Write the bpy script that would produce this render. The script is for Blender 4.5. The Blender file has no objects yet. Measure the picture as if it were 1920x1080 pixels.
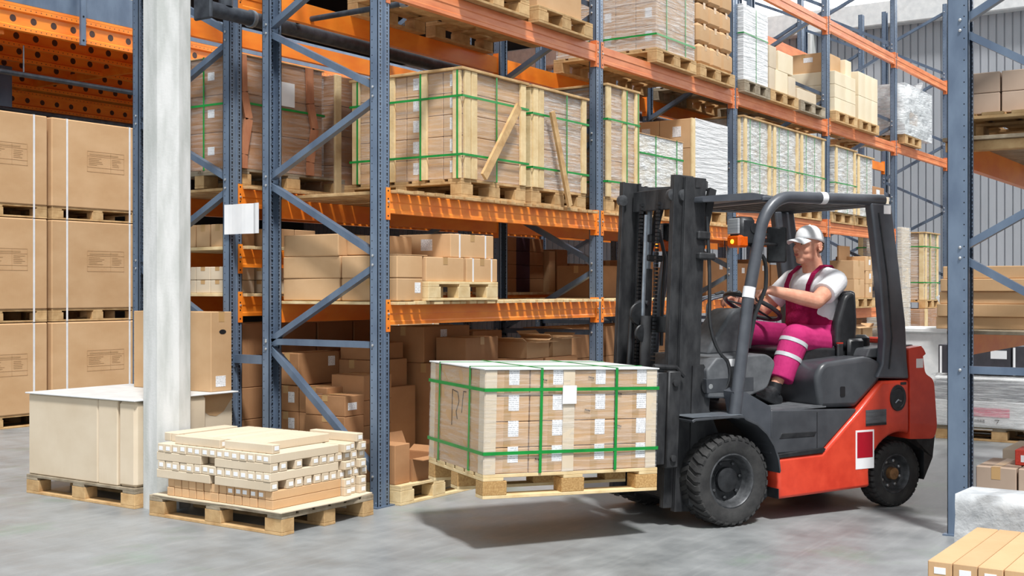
import bpy, math, random
from mathutils import Vector, Matrix, Euler
R = random.Random(7)
SC = bpy.context.scene
COL = SC.collection
PI = math.pi

# ------------------------------------------------------------------ materials
def newmat(name):
    m = bpy.data.materials.new(name); m.use_nodes = True
    nt = m.node_tree; nt.nodes.clear()
    out = nt.nodes.new('ShaderNodeOutputMaterial')
    b = nt.nodes.new('ShaderNodeBsdfPrincipled')
    nt.links.new(b.outputs[0], out.inputs[0])
    return m, nt, b, out
def s2l(c):
    return tuple((x/12.92 if x <= .04045 else ((x+.055)/1.055)**2.4) for x in [v/255 for v in c]) + (1,)
def mathn(nt, op, a, b=None, c=None):
    n = nt.nodes.new('ShaderNodeMath'); n.operation = op
    for i, v in enumerate((a, b, c)):
        if v is None: continue
        if isinstance(v, (int, float)): n.inputs[i].default_value = v
        else: nt.links.new(v, n.inputs[i])
    return n.outputs[0]
def noise(nt, vec, scale, detail=4, rough=.55):
    n = nt.nodes.new('ShaderNodeTexNoise'); n.inputs['Scale'].default_value = scale
    n.inputs['Detail'].default_value = detail; n.inputs['Roughness'].default_value = rough
    if vec is not None: nt.links.new(vec, n.inputs['Vector'])
    return n.outputs[0]
def coords(nt, scale=(1, 1, 1), which='Object'):
    t = nt.nodes.new('ShaderNodeTexCoord'); mp = nt.nodes.new('ShaderNodeMapping')
    mp.inputs['Scale'].default_value = scale
    nt.links.new(t.outputs[which], mp.inputs[0]); return mp.outputs[0]
def mix(nt, fac, a, b):
    n = nt.nodes.new('ShaderNodeMix'); n.data_type = 'RGBA'
    if isinstance(fac, (int, float)): n.inputs[0].default_value = fac
    else: nt.links.new(fac, n.inputs[0])
    for i, v in ((6, a), (7, b)):
        if isinstance(v, tuple): n.inputs[i].default_value = v
        else: nt.links.new(v, n.inputs[i])
    return n.outputs[2]
def maprange(nt, v, a, b, c=0, d=1):
    n = nt.nodes.new('ShaderNodeMapRange')
    for i, k in zip((1, 2, 3, 4), (a, b, c, d)): n.inputs[i].default_value = k
    nt.links.new(v, n.inputs[0]); return n.outputs[0]
def bump(nt, b, h, strength=.3, dist=.01):
    n = nt.nodes.new('ShaderNodeBump'); n.inputs['Strength'].default_value = strength
    n.inputs['Distance'].default_value = dist
    nt.links.new(h, n.inputs['Height']); nt.links.new(n.outputs[0], b.inputs['Normal'])
def varied(name, c1, c2, scale=(3, 3, 3), ns=3, rough=.7, metal=0, rnd=.12, bmp=0, lo=.35, hi=.65, bs=None, spec=.4, coat=0):
    """two-tone noise colour with a little per-object brightness change"""
    m, nt, b, out = newmat(name)
    v = coords(nt, scale)
    n = noise(nt, v, ns)
    col = mix(nt, maprange(nt, n, lo, hi), s2l(c1), s2l(c2))
    if rnd:
        oi = nt.nodes.new('ShaderNodeObjectInfo')
        h = nt.nodes.new('ShaderNodeHueSaturation')
        nt.links.new(maprange(nt, oi.outputs['Random'], 0, 1, 1-rnd, 1+rnd), h.inputs['Value'])
        nt.links.new(col, h.inputs['Color']); col = h.outputs[0]
    nt.links.new(col, b.inputs['Base Color'])
    b.inputs['Roughness'].default_value = rough; b.inputs['Metallic'].default_value = metal
    b.inputs['Specular IOR Level'].default_value = spec
    b.inputs['Coat Weight'].default_value = coat
    if bmp: bump(nt, b, noise(nt, coords(nt, bs or scale), ns*3), bmp)
    return m
M = {}
M['card'] = varied('cardboard', (208, 172, 132), (198, 160, 119), (1, 1, 1.5), 2.5, .8, rnd=.07, bmp=.12, bs=(9, 9, 1), spec=.2)
M['card_pale'] = varied('pale_cardboard', (219, 204, 181), (208, 191, 166), (1, 1, 1.5), 2, .8, rnd=.05, bmp=.1, bs=(9, 9, 1), spec=.2)
M['card_brown_shade'] = varied('shaded_brown_cardboard', (176, 132, 94), (162, 118, 82), (1, 1, 1.5), 2.5, .8, rnd=.1, bmp=.15, bs=(9, 9, 1), spec=.2)  # brown read from cartons in shadow, so shelf shade sits in the colour
M['card_cream'] = varied('cream_cardboard', (236, 224, 198), (226, 210, 180), (1, 1, 1), 2, .8, rnd=.04, bmp=.1, spec=.2)
M['card_purple_shade'] = varied('shaded_purple_cardboard', (84, 60, 72), (72, 50, 62), (1, 1, 1.5), 2.5, .8, rnd=.05, spec=.2)  # near-black purple puts the dark shelf interior into the colour
M['card_grey'] = varied('grey_cardboard', (190, 168, 150), (174, 152, 134), (1, 1, 1), 2, .8, rnd=.05, bmp=.1, spec=.2)
M['tape'] = varied('packing_tape', (196, 160, 112), (184, 146, 98), (1, 1, 1), 2, .35, rnd=.05)
M['ink'] = varied('faded_ink', (180, 144, 104), (186, 150, 110), (1, 1, 1), 6, .8, rnd=0)
M['ink_dark'] = varied('pen_ink', (70, 62, 58), (60, 54, 50), (1, 1, 1), 6, .8, rnd=0)
M['wood'] = varied('pallet_wood', (205, 172, 126), (178, 142, 98), (6, 6, 6), 1.6, .85, rnd=.14, bmp=.35, spec=.2)
M['wood_pale'] = varied('pale_wood', (232, 210, 166), (214, 186, 138), (5, 5, 5), 1.6, .85, rnd=.08, bmp=.3, spec=.2)
M['wood_old'] = varied('weathered_wood', (170, 158, 138), (140, 126, 106), (6, 6, 6), 1.6, .9, rnd=.14, bmp=.4, spec=.2)
M['wood_red'] = varied('reddish_wood', (190, 132, 98), (168, 108, 78), (5, 5, 2), 2, .8, rnd=.05, bmp=.3)
M['chip'] = varied('chipboard_block', (206, 168, 112), (176, 134, 82), (30, 30, 30), 3, .9, rnd=.08, bmp=.5)
M['orange'] = varied('orange_paint', (252, 148, 46), (242, 126, 34), (1.2, 3, 3), 3, .42, rnd=.03, bmp=.06, spec=.5)
M['orange_pale'] = varied('glare_washed_orange', (226, 138, 86), (206, 112, 62), (1.2, 3, 6), 3, .5, rnd=.04, bmp=.06, spec=.5)  # glare painted in: paler copy of the orange for upper and far beams
M['orange_holes'] = None
M['orange_lamp'] = varied('amber_lens', (222, 96, 16), (206, 80, 8), (30, 30, 30), 3, .2, rnd=0)
M['blue'] = varied('blue_grey_paint', (108, 125, 146), (90, 106, 128), (2, 2, 1), 3, .38, metal=.25, rnd=.04, bmp=.05, spec=.5)
M['steel'] = varied('galvanised_steel', (150, 158, 166), (128, 136, 146), (4, 4, 4), 4, .38, metal=.6, rnd=.03)
M['bolt'] = varied('zinc_bolt', (205, 208, 210), (185, 188, 190), (4, 4, 4), 4, .35, metal=.7, rnd=0)
M['dark'] = varied('dark_hole', (24, 24, 28), (18, 18, 22), (4, 4, 4), 4, .8, rnd=0)
M['pipe'] = varied('dark_pipe', (78, 84, 92), (58, 62, 70), (4, 4, 4), 4, .5, metal=.3, rnd=0, bmp=.1)
M['white'] = varied('white_paper', (244, 245, 247), (236, 238, 241), (2, 2, 2), 2, .7, rnd=0)
M['white_plastic'] = varied('white_plastic', (228, 230, 230), (212, 215, 216), (3, 3, 3), 3, .4, rnd=.03, bmp=.1)
M['grey_film'] = varied('grey_film', (206, 209, 211), (172, 176, 180), (4, 4, 4), 2.2, .35, rnd=.02, bmp=.6)
M['strap'] = varied('green_strap', (30, 150, 66), (22, 134, 56), (4, 4, 4), 3, .35, rnd=.05)
M['strap_white'] = varied('white_strap', (235, 236, 238), (222, 224, 228), (4, 4, 4), 3, .4, rnd=0)
M['black'] = varied('black_metal', (52, 54, 57), (36, 38, 41), (6, 6, 6), 3, .45, metal=.3, rnd=0, bmp=.12, spec=.5)
M['mast'] = varied('dusty_black_steel', (70, 71, 73), (44, 45, 48), (5, 5, 2), 3, .5, metal=.35, rnd=0, bmp=.15)
M['guard'] = varied('charcoal_paint', (84, 88, 95), (72, 76, 83), (3, 3, 3), 3, .38, rnd=0, metal=.1, spec=.6)
M['hood'] = varied('charcoal_plastic', (72, 75, 80), (60, 63, 68), (3, 3, 3), 3, .36, rnd=0, spec=.6, bmp=.03)
M['dash'] = varied('grey_plastic', (104, 107, 111), (86, 89, 93), (5, 5, 5), 3, .5, rnd=0, bmp=.05)
M['red'] = varied('red_paint', (222, 74, 50), (205, 60, 40), (3, 3, 3), 3, .4, rnd=0, bmp=.05, spec=.5, coat=.15)
M['red_deep'] = varied('deep_red_print', (178, 22, 44), (166, 18, 38), (3, 3, 3), 3, .4, rnd=0)
M['seat'] = varied('black_vinyl', (46, 48, 51), (36, 38, 41), (8, 8, 8), 3, .38, rnd=0, bmp=.08, spec=.6)
M['rubber'] = varied('tyre_rubber', (60, 60, 60), (44, 44, 45), (6, 6, 6), 2.5, .7, rnd=0, bmp=.2)
M['rim'] = varied('wheel_rim', (92, 94, 97), (62, 64, 67), (8, 8, 8), 3, .45, metal=.4, rnd=0)
M['hub'] = varied('rusty_hub', (170, 128, 86), (130, 96, 66), (12, 12, 12), 3, .6, metal=.3, rnd=0)
M['purple'] = varied('magenta_cloth', (198, 56, 120), (178, 40, 104), (5, 5, 5), 1.5, .85, rnd=0, bmp=.35, spec=.2)
M['purple_dark'] = varied('crimson_cloth', (160, 22, 78), (144, 16, 68), (8, 8, 8), 2, .85, rnd=0, bmp=.5, spec=.2)
M['reflect'] = varied('reflective_tape', (206, 210, 214), (190, 194, 200), (8, 8, 8), 3, .4, rnd=0)
M['shirt'] = varied('white_cotton', (240, 240, 243), (232, 233, 237), (5, 5, 5), 1.3, .9, rnd=0, bmp=.35, spec=.2)
M['skin'] = varied('skin', (226, 168, 142), (214, 148, 122), (10, 10, 10), 2, .5, rnd=0, bmp=.05)
M['lip'] = varied('lips', (190, 112, 100), (180, 104, 94), (10, 10, 10), 2, .5, rnd=0)
M['hair'] = varied('brown_hair', (122, 92, 64), (98, 72, 48), (40, 40, 10), 3, .7, rnd=0, bmp=.4)
M['eye'] = varied('dark_eye', (50, 42, 38), (40, 34, 30), (4, 4, 4), 3, .3, rnd=0)
M['print_dark'] = varied('dark_print', (66, 66, 72), (56, 56, 62), (4, 4, 4), 3, .5, rnd=.05)
M['print_red'] = varied('red_print', (206, 70, 52), (190, 54, 40), (30, 30, 30), 3, .5, rnd=0)
M['print_pink'] = varied('pink_print', (232, 130, 150), (226, 116, 138), (4, 4, 4), 3, .5, rnd=0)
M['print_grey'] = varied('grey_print', (150, 153, 158), (134, 137, 142), (2, 2, 8), 3, .4, rnd=0)
M['glass'] = varied('lamp_glass', (176, 178, 180), (140, 142, 146), (1, 1, 60), 3, .15, rnd=0)
M['plate'] = varied('dark_plate', (108, 110, 114), (84, 86, 90), (2, 2, 20), 3, .4, metal=.3, rnd=0)

def lettered(name):      # label with rows of small grey print
    m, nt, b, out = newmat(name)
    t = nt.nodes.new('ShaderNodeTexCoord'); sp = nt.nodes.new('ShaderNodeSeparateXYZ')
    nt.links.new(t.outputs['Object'], sp.inputs[0])
    fz = mathn(nt, 'FRACT', mathn(nt, 'MULTIPLY', sp.outputs[2], 90))
    row = mathn(nt, 'LESS_THAN', fz, .38)
    s = mathn(nt, 'ADD', sp.outputs[0], sp.outputs[1])
    n = noise(nt, coords(nt, (1, 1, .35)), 160, 1)
    f = mathn(nt, 'MULTIPLY', row, mathn(nt, 'GREATER_THAN', n, .47))
    nt.links.new(mix(nt, mathn(nt, 'MULTIPLY', f, .6), s2l((243, 244, 247)), s2l((120, 122, 130))), b.inputs['Base Color'])
    b.inputs['Roughness'].default_value = .6
    return m
M['label'] = lettered('printed_label')

def wrapmat(name, lo, hi, tint=(235, 238, 240), sc=(1, 1, 6), streak=3.0):
    m, nt, b, out = newmat(name)
    tr = nt.nodes.new('ShaderNodeBsdfTransparent')
    mx = nt.nodes.new('ShaderNodeMixShader')
    v = coords(nt, sc)
    n = noise(nt, v, streak, 5, .6)
    w = noise(nt, coords(nt, (sc[0]*1.7, sc[1]*1.7, sc[2]*2.6)), streak*2.0, 3)
    f = maprange(nt, mathn(nt, 'MULTIPLY', n, mathn(nt, 'ADD', w, .5)), .36, .68, lo, hi)
    nt.links.new(f, mx.inputs[0]); nt.links.new(tr.outputs[0], mx.inputs[1])
    nt.links.new(b.outputs[0], mx.inputs[2]); nt.links.new(mx.outputs[0], out.inputs[0])
    b.inputs['Base Color'].default_value = s2l(tint); b.inputs['Roughness'].default_value = .16
    b.inputs['Specular IOR Level'].default_value = .8
    bump(nt, b, n, .9, .03)
    return m
M['wrap'] = wrapmat('clear_stretch_film', .02, .30, sc=(1, 1, 16))
M['wrap_mid'] = wrapmat('cloudy_stretch_film', .16, .62, sc=(1.2, 1.2, 16))
M['wrap_white'] = wrapmat('white_stretch_film', .75, .97, (240, 242, 244), (1, 1, 14), 2.4)
M['wrap_silver'] = wrapmat('crinkled_film', .40, .92, (234, 238, 240), (2.2, 2.2, 9), 3)

def concrete_floor():
    m, nt, b, out = newmat('concrete_floor')
    v = coords(nt)
    a = noise(nt, v, .55, 8, .62); c = noise(nt, v, 3.5, 8, .6); d = noise(nt, v, 28, 4, .6)
    col = mix(nt, maprange(nt, a, .3, .7), s2l((106, 110, 112)), s2l((146, 149, 151)))
    col = mix(nt, maprange(nt, c, .35, .68, 0, .45), col, s2l((166, 169, 170)))
    col = mix(nt, maprange(nt, d, .5, .75, 0, .3), col, s2l((118, 120, 122)))
    g = noise(nt, coords(nt, (1, 1, 1)), 1.3, 5, .6)
    col = mix(nt, maprange(nt, g, .56, .72, 0, .38), col, s2l((104, 138, 104)))
    st = noise(nt, coords(nt, (.5, 7, 1)), 2.2, 6, .7)
    col = mix(nt, maprange(nt, st, .5, .8, 0, .3), col, s2l((182, 184, 184)))
    fs = noise(nt, coords(nt, (9, .7, 1)), 2.0, 5, .7)
    col = mix(nt, maprange(nt, fs, .56, .8, 0, .2), col, s2l((104, 106, 108)))
    s = noise(nt, coords(nt, (.7, .7, 1)), .9, 4)
    col = mix(nt, maprange(nt, s, .6, .75, 0, .3), col, s2l((104, 104, 104)))
    nt.links.new(col, b.inputs['Base Color'])
    nt.links.new(maprange(nt, c, .3, .7, .3, .55), b.inputs['Roughness'])
    bump(nt, b, d, .12, .01)
    return m
M['floor'] = concrete_floor()
M['wall'] = varied('grey_cladding', (172, 175, 181), (162, 166, 172), (1, 1, .3), 2, .45, rnd=0, spec=.4)
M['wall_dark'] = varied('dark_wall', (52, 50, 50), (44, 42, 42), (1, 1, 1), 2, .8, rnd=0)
M['concrete'] = varied('painted_concrete', (212, 213, 212), (184, 187, 184), (3, 3, .6), 4, .8, rnd=0, bmp=.12, bs=(5, 5, 5))

def perforated(name, hy, fr):        # blue-grey post face with two columns of teardrop slots
    m, nt, b, out = newmat(name)
    t = nt.nodes.new('ShaderNodeTexCoord'); sp = nt.nodes.new('ShaderNodeSeparateXYZ')
    nt.links.new(t.outputs['Object'], sp.inputs[0])
    x, z = sp.outputs[0], sp.outputs[2]
    hits = None
    fz = mathn(nt, 'FRACT', mathn(nt, 'MULTIPLY', z, 20))
    for cx in (.026, .094):
        dx = mathn(nt, 'ABSOLUTE', mathn(nt, 'SUBTRACT', x, cx))
        big = mathn(nt, 'MULTIPLY', mathn(nt, 'LESS_THAN', mathn(nt, 'ADD', dx, mathn(nt, 'MULTIPLY', mathn(nt, 'SUBTRACT', .4, fz), .009)), .0078), mathn(nt, 'LESS_THAN', fz, .40))
        sm = mathn(nt, 'MULTIPLY', mathn(nt, 'LESS_THAN', dx, .005), mathn(nt, 'LESS_THAN', mathn(nt, 'ABSOLUTE', mathn(nt, 'SUBTRACT', fz, .72)), .09))
        h = mathn(nt, 'MAXIMUM', big, sm)
        hits = h if hits is None else mathn(nt, 'MAXIMUM', hits, h)
    side = mathn(nt, 'LESS_THAN', mathn(nt, 'ABSOLUTE', x), .0012)
    dy = mathn(nt, 'ABSOLUTE', mathn(nt, 'SUBTRACT', sp.outputs[1], hy))
    dz = mathn(nt, 'ABSOLUTE', mathn(nt, 'SUBTRACT', mathn(nt, 'FRACT', mathn(nt, 'MULTIPLY', z, fr)), .5))
    dot = mathn(nt, 'MULTIPLY', side, mathn(nt, 'MULTIPLY', mathn(nt, 'LESS_THAN', dy, .0035), mathn(nt, 'LESS_THAN', dz, .0035*fr)))
    hits = mathn(nt, 'MAXIMUM', hits, dot)
    n = noise(nt, coords(nt, (2, 2, 1)), 3)
    base = mix(nt, maprange(nt, n, .35, .65), s2l((116, 133, 154)), s2l((96, 112, 134)))
    nt.links.new(mix(nt, hits, base, s2l((16, 18, 24))), b.inputs['Base Color'])
    b.inputs['Roughness'].default_value = .38; b.inputs['Metallic'].default_value = .25
    return m
M['perf'] = perforated('perforated_post', .048, 20)
M['perf_right'] = perforated('perforated_right_post', .022, 16)
def holed():
    m, nt, b, out = newmat('orange_rail_with_holes')
    t = nt.nodes.new('ShaderNodeTexCoord'); sp = nt.nodes.new('ShaderNodeSeparateXYZ'); nt.links.new(t.outputs['Object'], sp.inputs[0])
    x, z = sp.outputs[0], sp.outputs[2]
    def dots(fr, zc, r):
        dx = mathn(nt, 'DIVIDE', mathn(nt, 'SUBTRACT', mathn(nt, 'FRACT', mathn(nt, 'MULTIPLY', x, fr)), .5), fr)
        dz = mathn(nt, 'SUBTRACT', z, zc)
        return mathn(nt, 'LESS_THAN', mathn(nt, 'ADD', mathn(nt, 'MULTIPLY', dx, dx), mathn(nt, 'MULTIPLY', dz, dz)), r*r)
    h = mathn(nt, 'MAXIMUM', dots(1/.235, .12, .036), mathn(nt, 'MAXIMUM', dots(1/.06, .021, .006), dots(1/.06, .219, .006)))
    n = noise(nt, coords(nt, (1.2, 3, 3)), 3)
    nt.links.new(mix(nt, h, mix(nt, maprange(nt, n, .35, .65), s2l((252, 148, 46)), s2l((242, 126, 34))), s2l((70, 44, 34))), b.inputs['Base Color'])
    b.inputs['Roughness'].default_value = .42
    return m
M['orange_holes'] = holed()
def emit(name, col, st):
    m, nt, b, out = newmat(name)
    b.inputs['Base Color'].default_value = s2l(col)
    b.inputs['Emission Color'].default_value = s2l(col); b.inputs['Emission Strength'].default_value = st
    return m
M['skylight'] = emit('daylit_panel', (255, 255, 255), 6)
M['bulb'] = emit('glowing_bulb', (255, 170, 40), 3)

# ------------------------------------------------------------------ mesh builder
class MB:
    def __init__(s): s.v = []; s.f = []; s.m = []; s.mi = 0; s.T = None
    def _add(s, vs, fs):
        o = len(s.v)
        if s.T is not None: vs = [tuple(s.T @ Vector(p)) for p in vs]
        s.v += vs
        for f in fs: s.f.append(tuple(i+o for i in f)); s.m.append(s.mi)
        return s
    def box(s, x0, y0, z0, x1, y1, z1, b=0.0):
        if x1 < x0: x0, x1 = x1, x0
        if y1 < y0: y0, y1 = y1, y0
        if z1 < z0: z0, z1 = z1, z0
        b = min(b, (x1-x0)*.45, (y1-y0)*.45, (z1-z0)*.45)
        if b <= 0:
            vs = [(x, y, z) for x in (x0, x1) for y in (y0, y1) for z in (z0, z1)]
            return s._add(vs, [(0, 1, 3, 2), (4, 6, 7, 5), (0, 4, 5, 1), (2, 3, 7, 6), (0, 2, 6, 4), (1, 5, 7, 3)])
        vs = []; idx = {}
        X = (x0, x1); Y = (y0, y1); Z = (z0, z1)
        for i in (0, 1):
            for j in (0, 1):
                for k in (0, 1):
                    sx, sy, sz = (1 if i == 0 else -1), (1 if j == 0 else -1), (1 if k == 0 else -1)
                    for a in range(3):
                        p = [X[i]+sx*b, Y[j]+sy*b, Z[k]+sz*b]; p[a] = (X[i], Y[j], Z[k])[a]
                        idx[(i, j, k, a)] = len(vs); vs.append(tuple(p))
        fs = []
        def q(*k): fs.append(tuple(idx[t] for t in k))
        for a in range(3):
            o = [t for t in range(3) if t != a]
            for e in (0, 1):
                def key(u, w):
                    c = [0, 0, 0]; c[a] = e; c[o[0]] = u; c[o[1]] = w; return (*c, a)
                L = [key(0, 0), key(1, 0), key(1, 1), key(0, 1)]
                flip = (e == 0) != (a == 1)
                q(*(L[::-1] if flip else L))
        for a in range(3):       # edges along axis a
            o = [t for t in range(3) if t != a]
            for u in (0, 1):
                for w in (0, 1):
                    c0 = [0, 0, 0]; c0[o[0]] = u; c0[o[1]] = w; c1 = list(c0); c1[a] = 1
                    q((*c0, o[0]), (*c1, o[0]), (*c1, o[1]), (*c0, o[1]))
        for i in (0, 1):
            for j in (0, 1):
                for k in (0, 1): q((i, j, k, 0), (i, j, k, 1), (i, j, k, 2))
        return s._add(vs, fs)
    def prism(s, pts, axis, a0, a1):
        """pts 2D polygon; axis 'x': pts=(y,z); 'y': pts=(x,z); 'z': pts=(x,y)"""
        def P(p, a): return {'x': (a, p[0], p[1]), 'y': (p[0], a, p[1]), 'z': (p[0], p[1], a)}[axis]
        n = len(pts); vs = [P(p, a0) for p in pts]+[P(p, a1) for p in pts]
        fs = [tuple(range(n))[::-1], tuple(range(n, 2*n))]+[(i, (i+1) % n, n+(i+1) % n, n+i) for i in range(n)]
        return s._add(vs, fs)
    def tube(s, pts, r, n=10, cap=True, flat=1.0):
        pts = [Vector(p) for p in pts]; rs = r if isinstance(r, (list, tuple)) else [r]*len(pts)
        vs = []; up = None
        for i, p in enumerate(pts):
            d = (pts[min(i+1, len(pts)-1)]-pts[max(i-1, 0)]).normalized()
            if up is None:
                up = Vector((0, 0, 1)) if abs(d.z) < .9 else Vector((1, 0, 0))
            a = d.cross(up).normalized(); bb = a.cross(d).normalized(); up = bb
            for k in range(n):
                t = 2*PI*k/n
                vs.append(tuple(p+a*math.cos(t)*rs[i]+bb*math.sin(t)*rs[i]*flat))
        fs = []
        for i in range(len(pts)-1):
            for k in range(n): fs.append((i*n+k, i*n+(k+1) % n, (i+1)*n+(k+1) % n, (i+1)*n+k))
        if cap: fs.append(tuple(range(n))[::-1]); fs.append(tuple((len(pts)-1)*n+k for k in range(n)))
        return s._add(vs, fs)
    def bar(s, p, q, w, h, up=(0, 0, 1)):
        """rectangular bar from p to q, w across, h along up"""
        p, q = Vector(p), Vector(q); d = (q-p).normalized(); u = Vector(up)
        a = d.cross(u).normalized(); b = a.cross(d).normalized()
        vs = [tuple(c+a*i*w/2+b*j*h/2) for c in (p, q) for i, j in ((-1, -1), (1, -1), (1, 1), (-1, 1))]
        return s._add(vs, [(3, 2, 1, 0), (4, 5, 6, 7)]+[(i, (i+1) % 4, 4+(i+1) % 4, 4+i) for i in range(4)])
    def lathe(s, prof, c, axis='y', n=32, closed=False, cap0=True):
        """prof: (r, h) list; axis of revolution"""
        vs = []
        for r_, h in prof:
            for k in range(n):
                t = 2*PI*k/n; a, b = r_*math.cos(t), r_*math.sin(t)
                vs.append({'y': (c[0]+a, c[1]+h, c[2]+b), 'z': (c[0]+a, c[1]+b, c[2]+h), 'x': (c[0]+h, c[1]+a, c[2]+b)}[axis])
        fs = []
        m = len(prof)
        for i in range(m if closed else m-1):
            j = (i+1) % m
            for k in range(n): fs.append((i*n+k, i*n+(k+1) % n, j*n+(k+1) % n, j*n+k))
        if not closed:
            
            if cap0: fs.append(tuple(range(n)))
            fs.append(tuple((m-1)*n+k for k in range(n))[::-1])
        return s._add(vs, fs)
    def ell(s, c, r, n=14, rot=None):
        vs = []; fs = []; m = n//2
        for i in range(m+1):
            for k in range(n):
                a = PI*i/m; t = 2*PI*k/n
                p = Vector((r[0]*math.sin(a)*math.cos(t), r[1]*math.sin(a)*math.sin(t), r[2]*math.cos(a)))
                if rot is not None: p = rot @ p
                vs.append((c[0]+p.x, c[1]+p.y, c[2]+p.z))
        for i in range(m):
            for k in range(n): fs.append((i*n+k, (i+1)*n+k, (i+1)*n+(k+1) % n, i*n+(k+1) % n))
        return s._add(vs, fs)
    def obj(s, name, mat, parent=None, loc=None, rotz=0, smooth=None, origin=None):
        me = bpy.data.meshes.new(name)
        vs = s.v
        if origin is not None:
            vs = [(a-origin[0], b-origin[1], c-origin[2]) for a, b, c in vs]
        me.from_pydata(vs, [], s.f)
        mats = mat if isinstance(mat, (list, tuple)) else [mat]
        for k in mats: me.materials.append(M[k] if isinstance(k, str) else k)
        if len(mats) > 1: me.polygons.foreach_set('material_index', s.m)
        import bmesh
        b = bmesh.new(); b.from_mesh(me)
        bmesh.ops.remove_doubles(b, verts=b.verts, dist=1e-6)
        bmesh.ops.recalc_face_normals(b, faces=b.faces); b.to_mesh(me); b.free()
        if smooth is not None:
            me.polygons.foreach_set('use_smooth', [True]*len(me.polygons))
            me.set_sharp_from_angle(angle=math.radians(smooth))
        o = bpy.data.objects.new(name, me); COL.objects.link(o)
        if parent is not None: o.parent = parent
        if origin is not None: o.location = origin
        if loc is not None: o.location = loc
        o.rotation_euler.z = rotz
        return o
def tag(o, label, cat, group=None, kind=None):
    o['label'] = label; o['category'] = cat
    if group: o['group'] = group
    if kind: o['kind'] = kind
    return o
def thing(name, label, cat, loc=(0, 0, 0), rotz=0, group=None):
    o = bpy.data.objects.new(name, None); COL.objects.link(o); o.location = loc; o.rotation_euler.z = rotz
    o.empty_display_size = .1
    return tag(o, label, cat, group)
def struct(name, mb, mat, **k):
    o = mb.obj(name, mat, **k); o['kind'] = 'structure'; return o
def copy_tree(o, parent=None, **kw):
    c = o.copy(); COL.objects.link(c)
    if parent is not None: c.parent = parent
    for ch in list(o.children): copy_tree(ch, c)
    return c
def spawn(o, loc, rotz, label, group=None):
    c = copy_tree(o); c.location = loc; c.rotation_euler = (0, 0, rotz); c['label'] = label
    if group: c['group'] = group
    return c
ORD = ['first', 'second', 'third', 'fourth', 'fifth', 'sixth', 'seventh', 'eighth', 'ninth', 'tenth', 'eleventh', 'twelfth', 'thirteenth', 'fourteenth', 'fifteenth', 'sixteenth', 'seventeenth', 'eighteenth']

# ------------------------------------------------------------------ camera frame (photo geometry)
CX, CZ, F, HC, HY = -.854, 7.8, 2265., 1.41, 543.
def xat(px, y):
    t = (px-960)/F
    return (t*(CZ+.56*y)-CX+.8285*y)/(.56-.8285*t)
def yat(px, x):
    t = (px-960)/F
    return (CX+.56*x-t*(CZ+.8285*x))/(.8285+.56*t)
cam = bpy.data.cameras.new('camera'); co = bpy.data.objects.new('camera', cam); COL.objects.link(co)
cam.lens = 36*F/1920; cam.sensor_width = 36; cam.shift_y = 3/1920
cam.clip_start = .1; cam.clip_end = 200
co.location = (-5.984, -5.0755, HC); co.rotation_euler = (PI/2, 0, math.atan2(.56, .8285)-PI/2)
SC.camera = co
# ------------------------------------------------------------------ the hall
m = MB(); m.box(-12, -12, -.2, 17, 17, 0); struct('floor', m, 'floor')
m = MB()      # corrugated end wall
y = -12.0; pts = []
while y < 17:
    pts += [(16.8, y), (16.8, y+.108), (16.83, y+.114), (16.83, y+.132), (16.8, y+.138)]; y += .138
pts2 = []
for p in pts:
    if not pts2 or p != pts2[-1]: pts2.append(p)
n = len(pts2)
vs = [(a, b, 0) for a, b in pts2]+[(a, b, 6.35) for a, b in pts2]+[(a+.04, b, 0) for a, b in pts2]+[(a+.04, b, 6.35) for a, b in pts2]
fs = [(i, i+1, n+i+1, n+i) for i in range(n-1)]+[(2*n+i, 2*n+i+1, 3*n+i+1, 3*n+i) for i in range(n-1)]+[(n+i, n+i+1, 3*n+i+1, 3*n+i) for i in range(n-1)]
m._add(vs, fs); struct('wall_back', m, 'wall')
m = MB(); m.box(16.55, -12, 6.35, 16.95, 17, 6.8, .02); struct('trim_1', m, 'white_plastic')
m = MB(); m.box(16.8, -12, 6.8, 16.9, 5.9, 9.0); struct('window_1', m, 'skylight')
m = MB(); m.box(16.8, 5.9, 6.8, 16.9, 17, 9.0); struct('dark_infill_wall', m, 'wall_dark')  # added dark infill, keeps window and sky glow out of the rack gaps
m = MB(); m.box(-4, 16.8, 0, 17, 17, 9); struct('shade_wall_rear', m, 'wall_dark')  # wall added behind the far left rack to darken it
m = MB(); m.box(-12, 6.2, 9.0, 17, 17, 9.2); struct('rear_shade_ceiling', m, 'wall_dark')  # unseen ceiling, closed only at the rear to darken the far left rack
m = MB(); m.box(-4, 5.9, 0, -3.9, 17, 9); struct('light_block_left', m, 'wall_dark')  # unseen wall added to block side light under the mezzanine
m = MB(); m.box(-12, -12, 0, 17, -11.8, 4.5); struct('wall_right', m, 'wall')
m = MB(); m.box(16.45, 3.15, 0, 16.75, 3.42, 6.35, .02); struct('trim_2', m, 'concrete')

# white chamfered concrete column
m = MB()
x0, x1, y0, y1, c = -.865, -.635, 1.045, 1.275, .075
m.prism([(x0+.115, y0), (x1-c*.3, y0), (x1, y0+c*.3), (x1, y1-c*.3), (x1-c*.3, y1), (x0+c*.3, y1), (x0, y1-c*.3), (x0, y0+c)], 'z', 0, 6)
o = m.obj('concrete_pillar', 'concrete')
tag(o, 'white painted concrete column with chamfered edge between the two low pallets', 'column')

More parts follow.
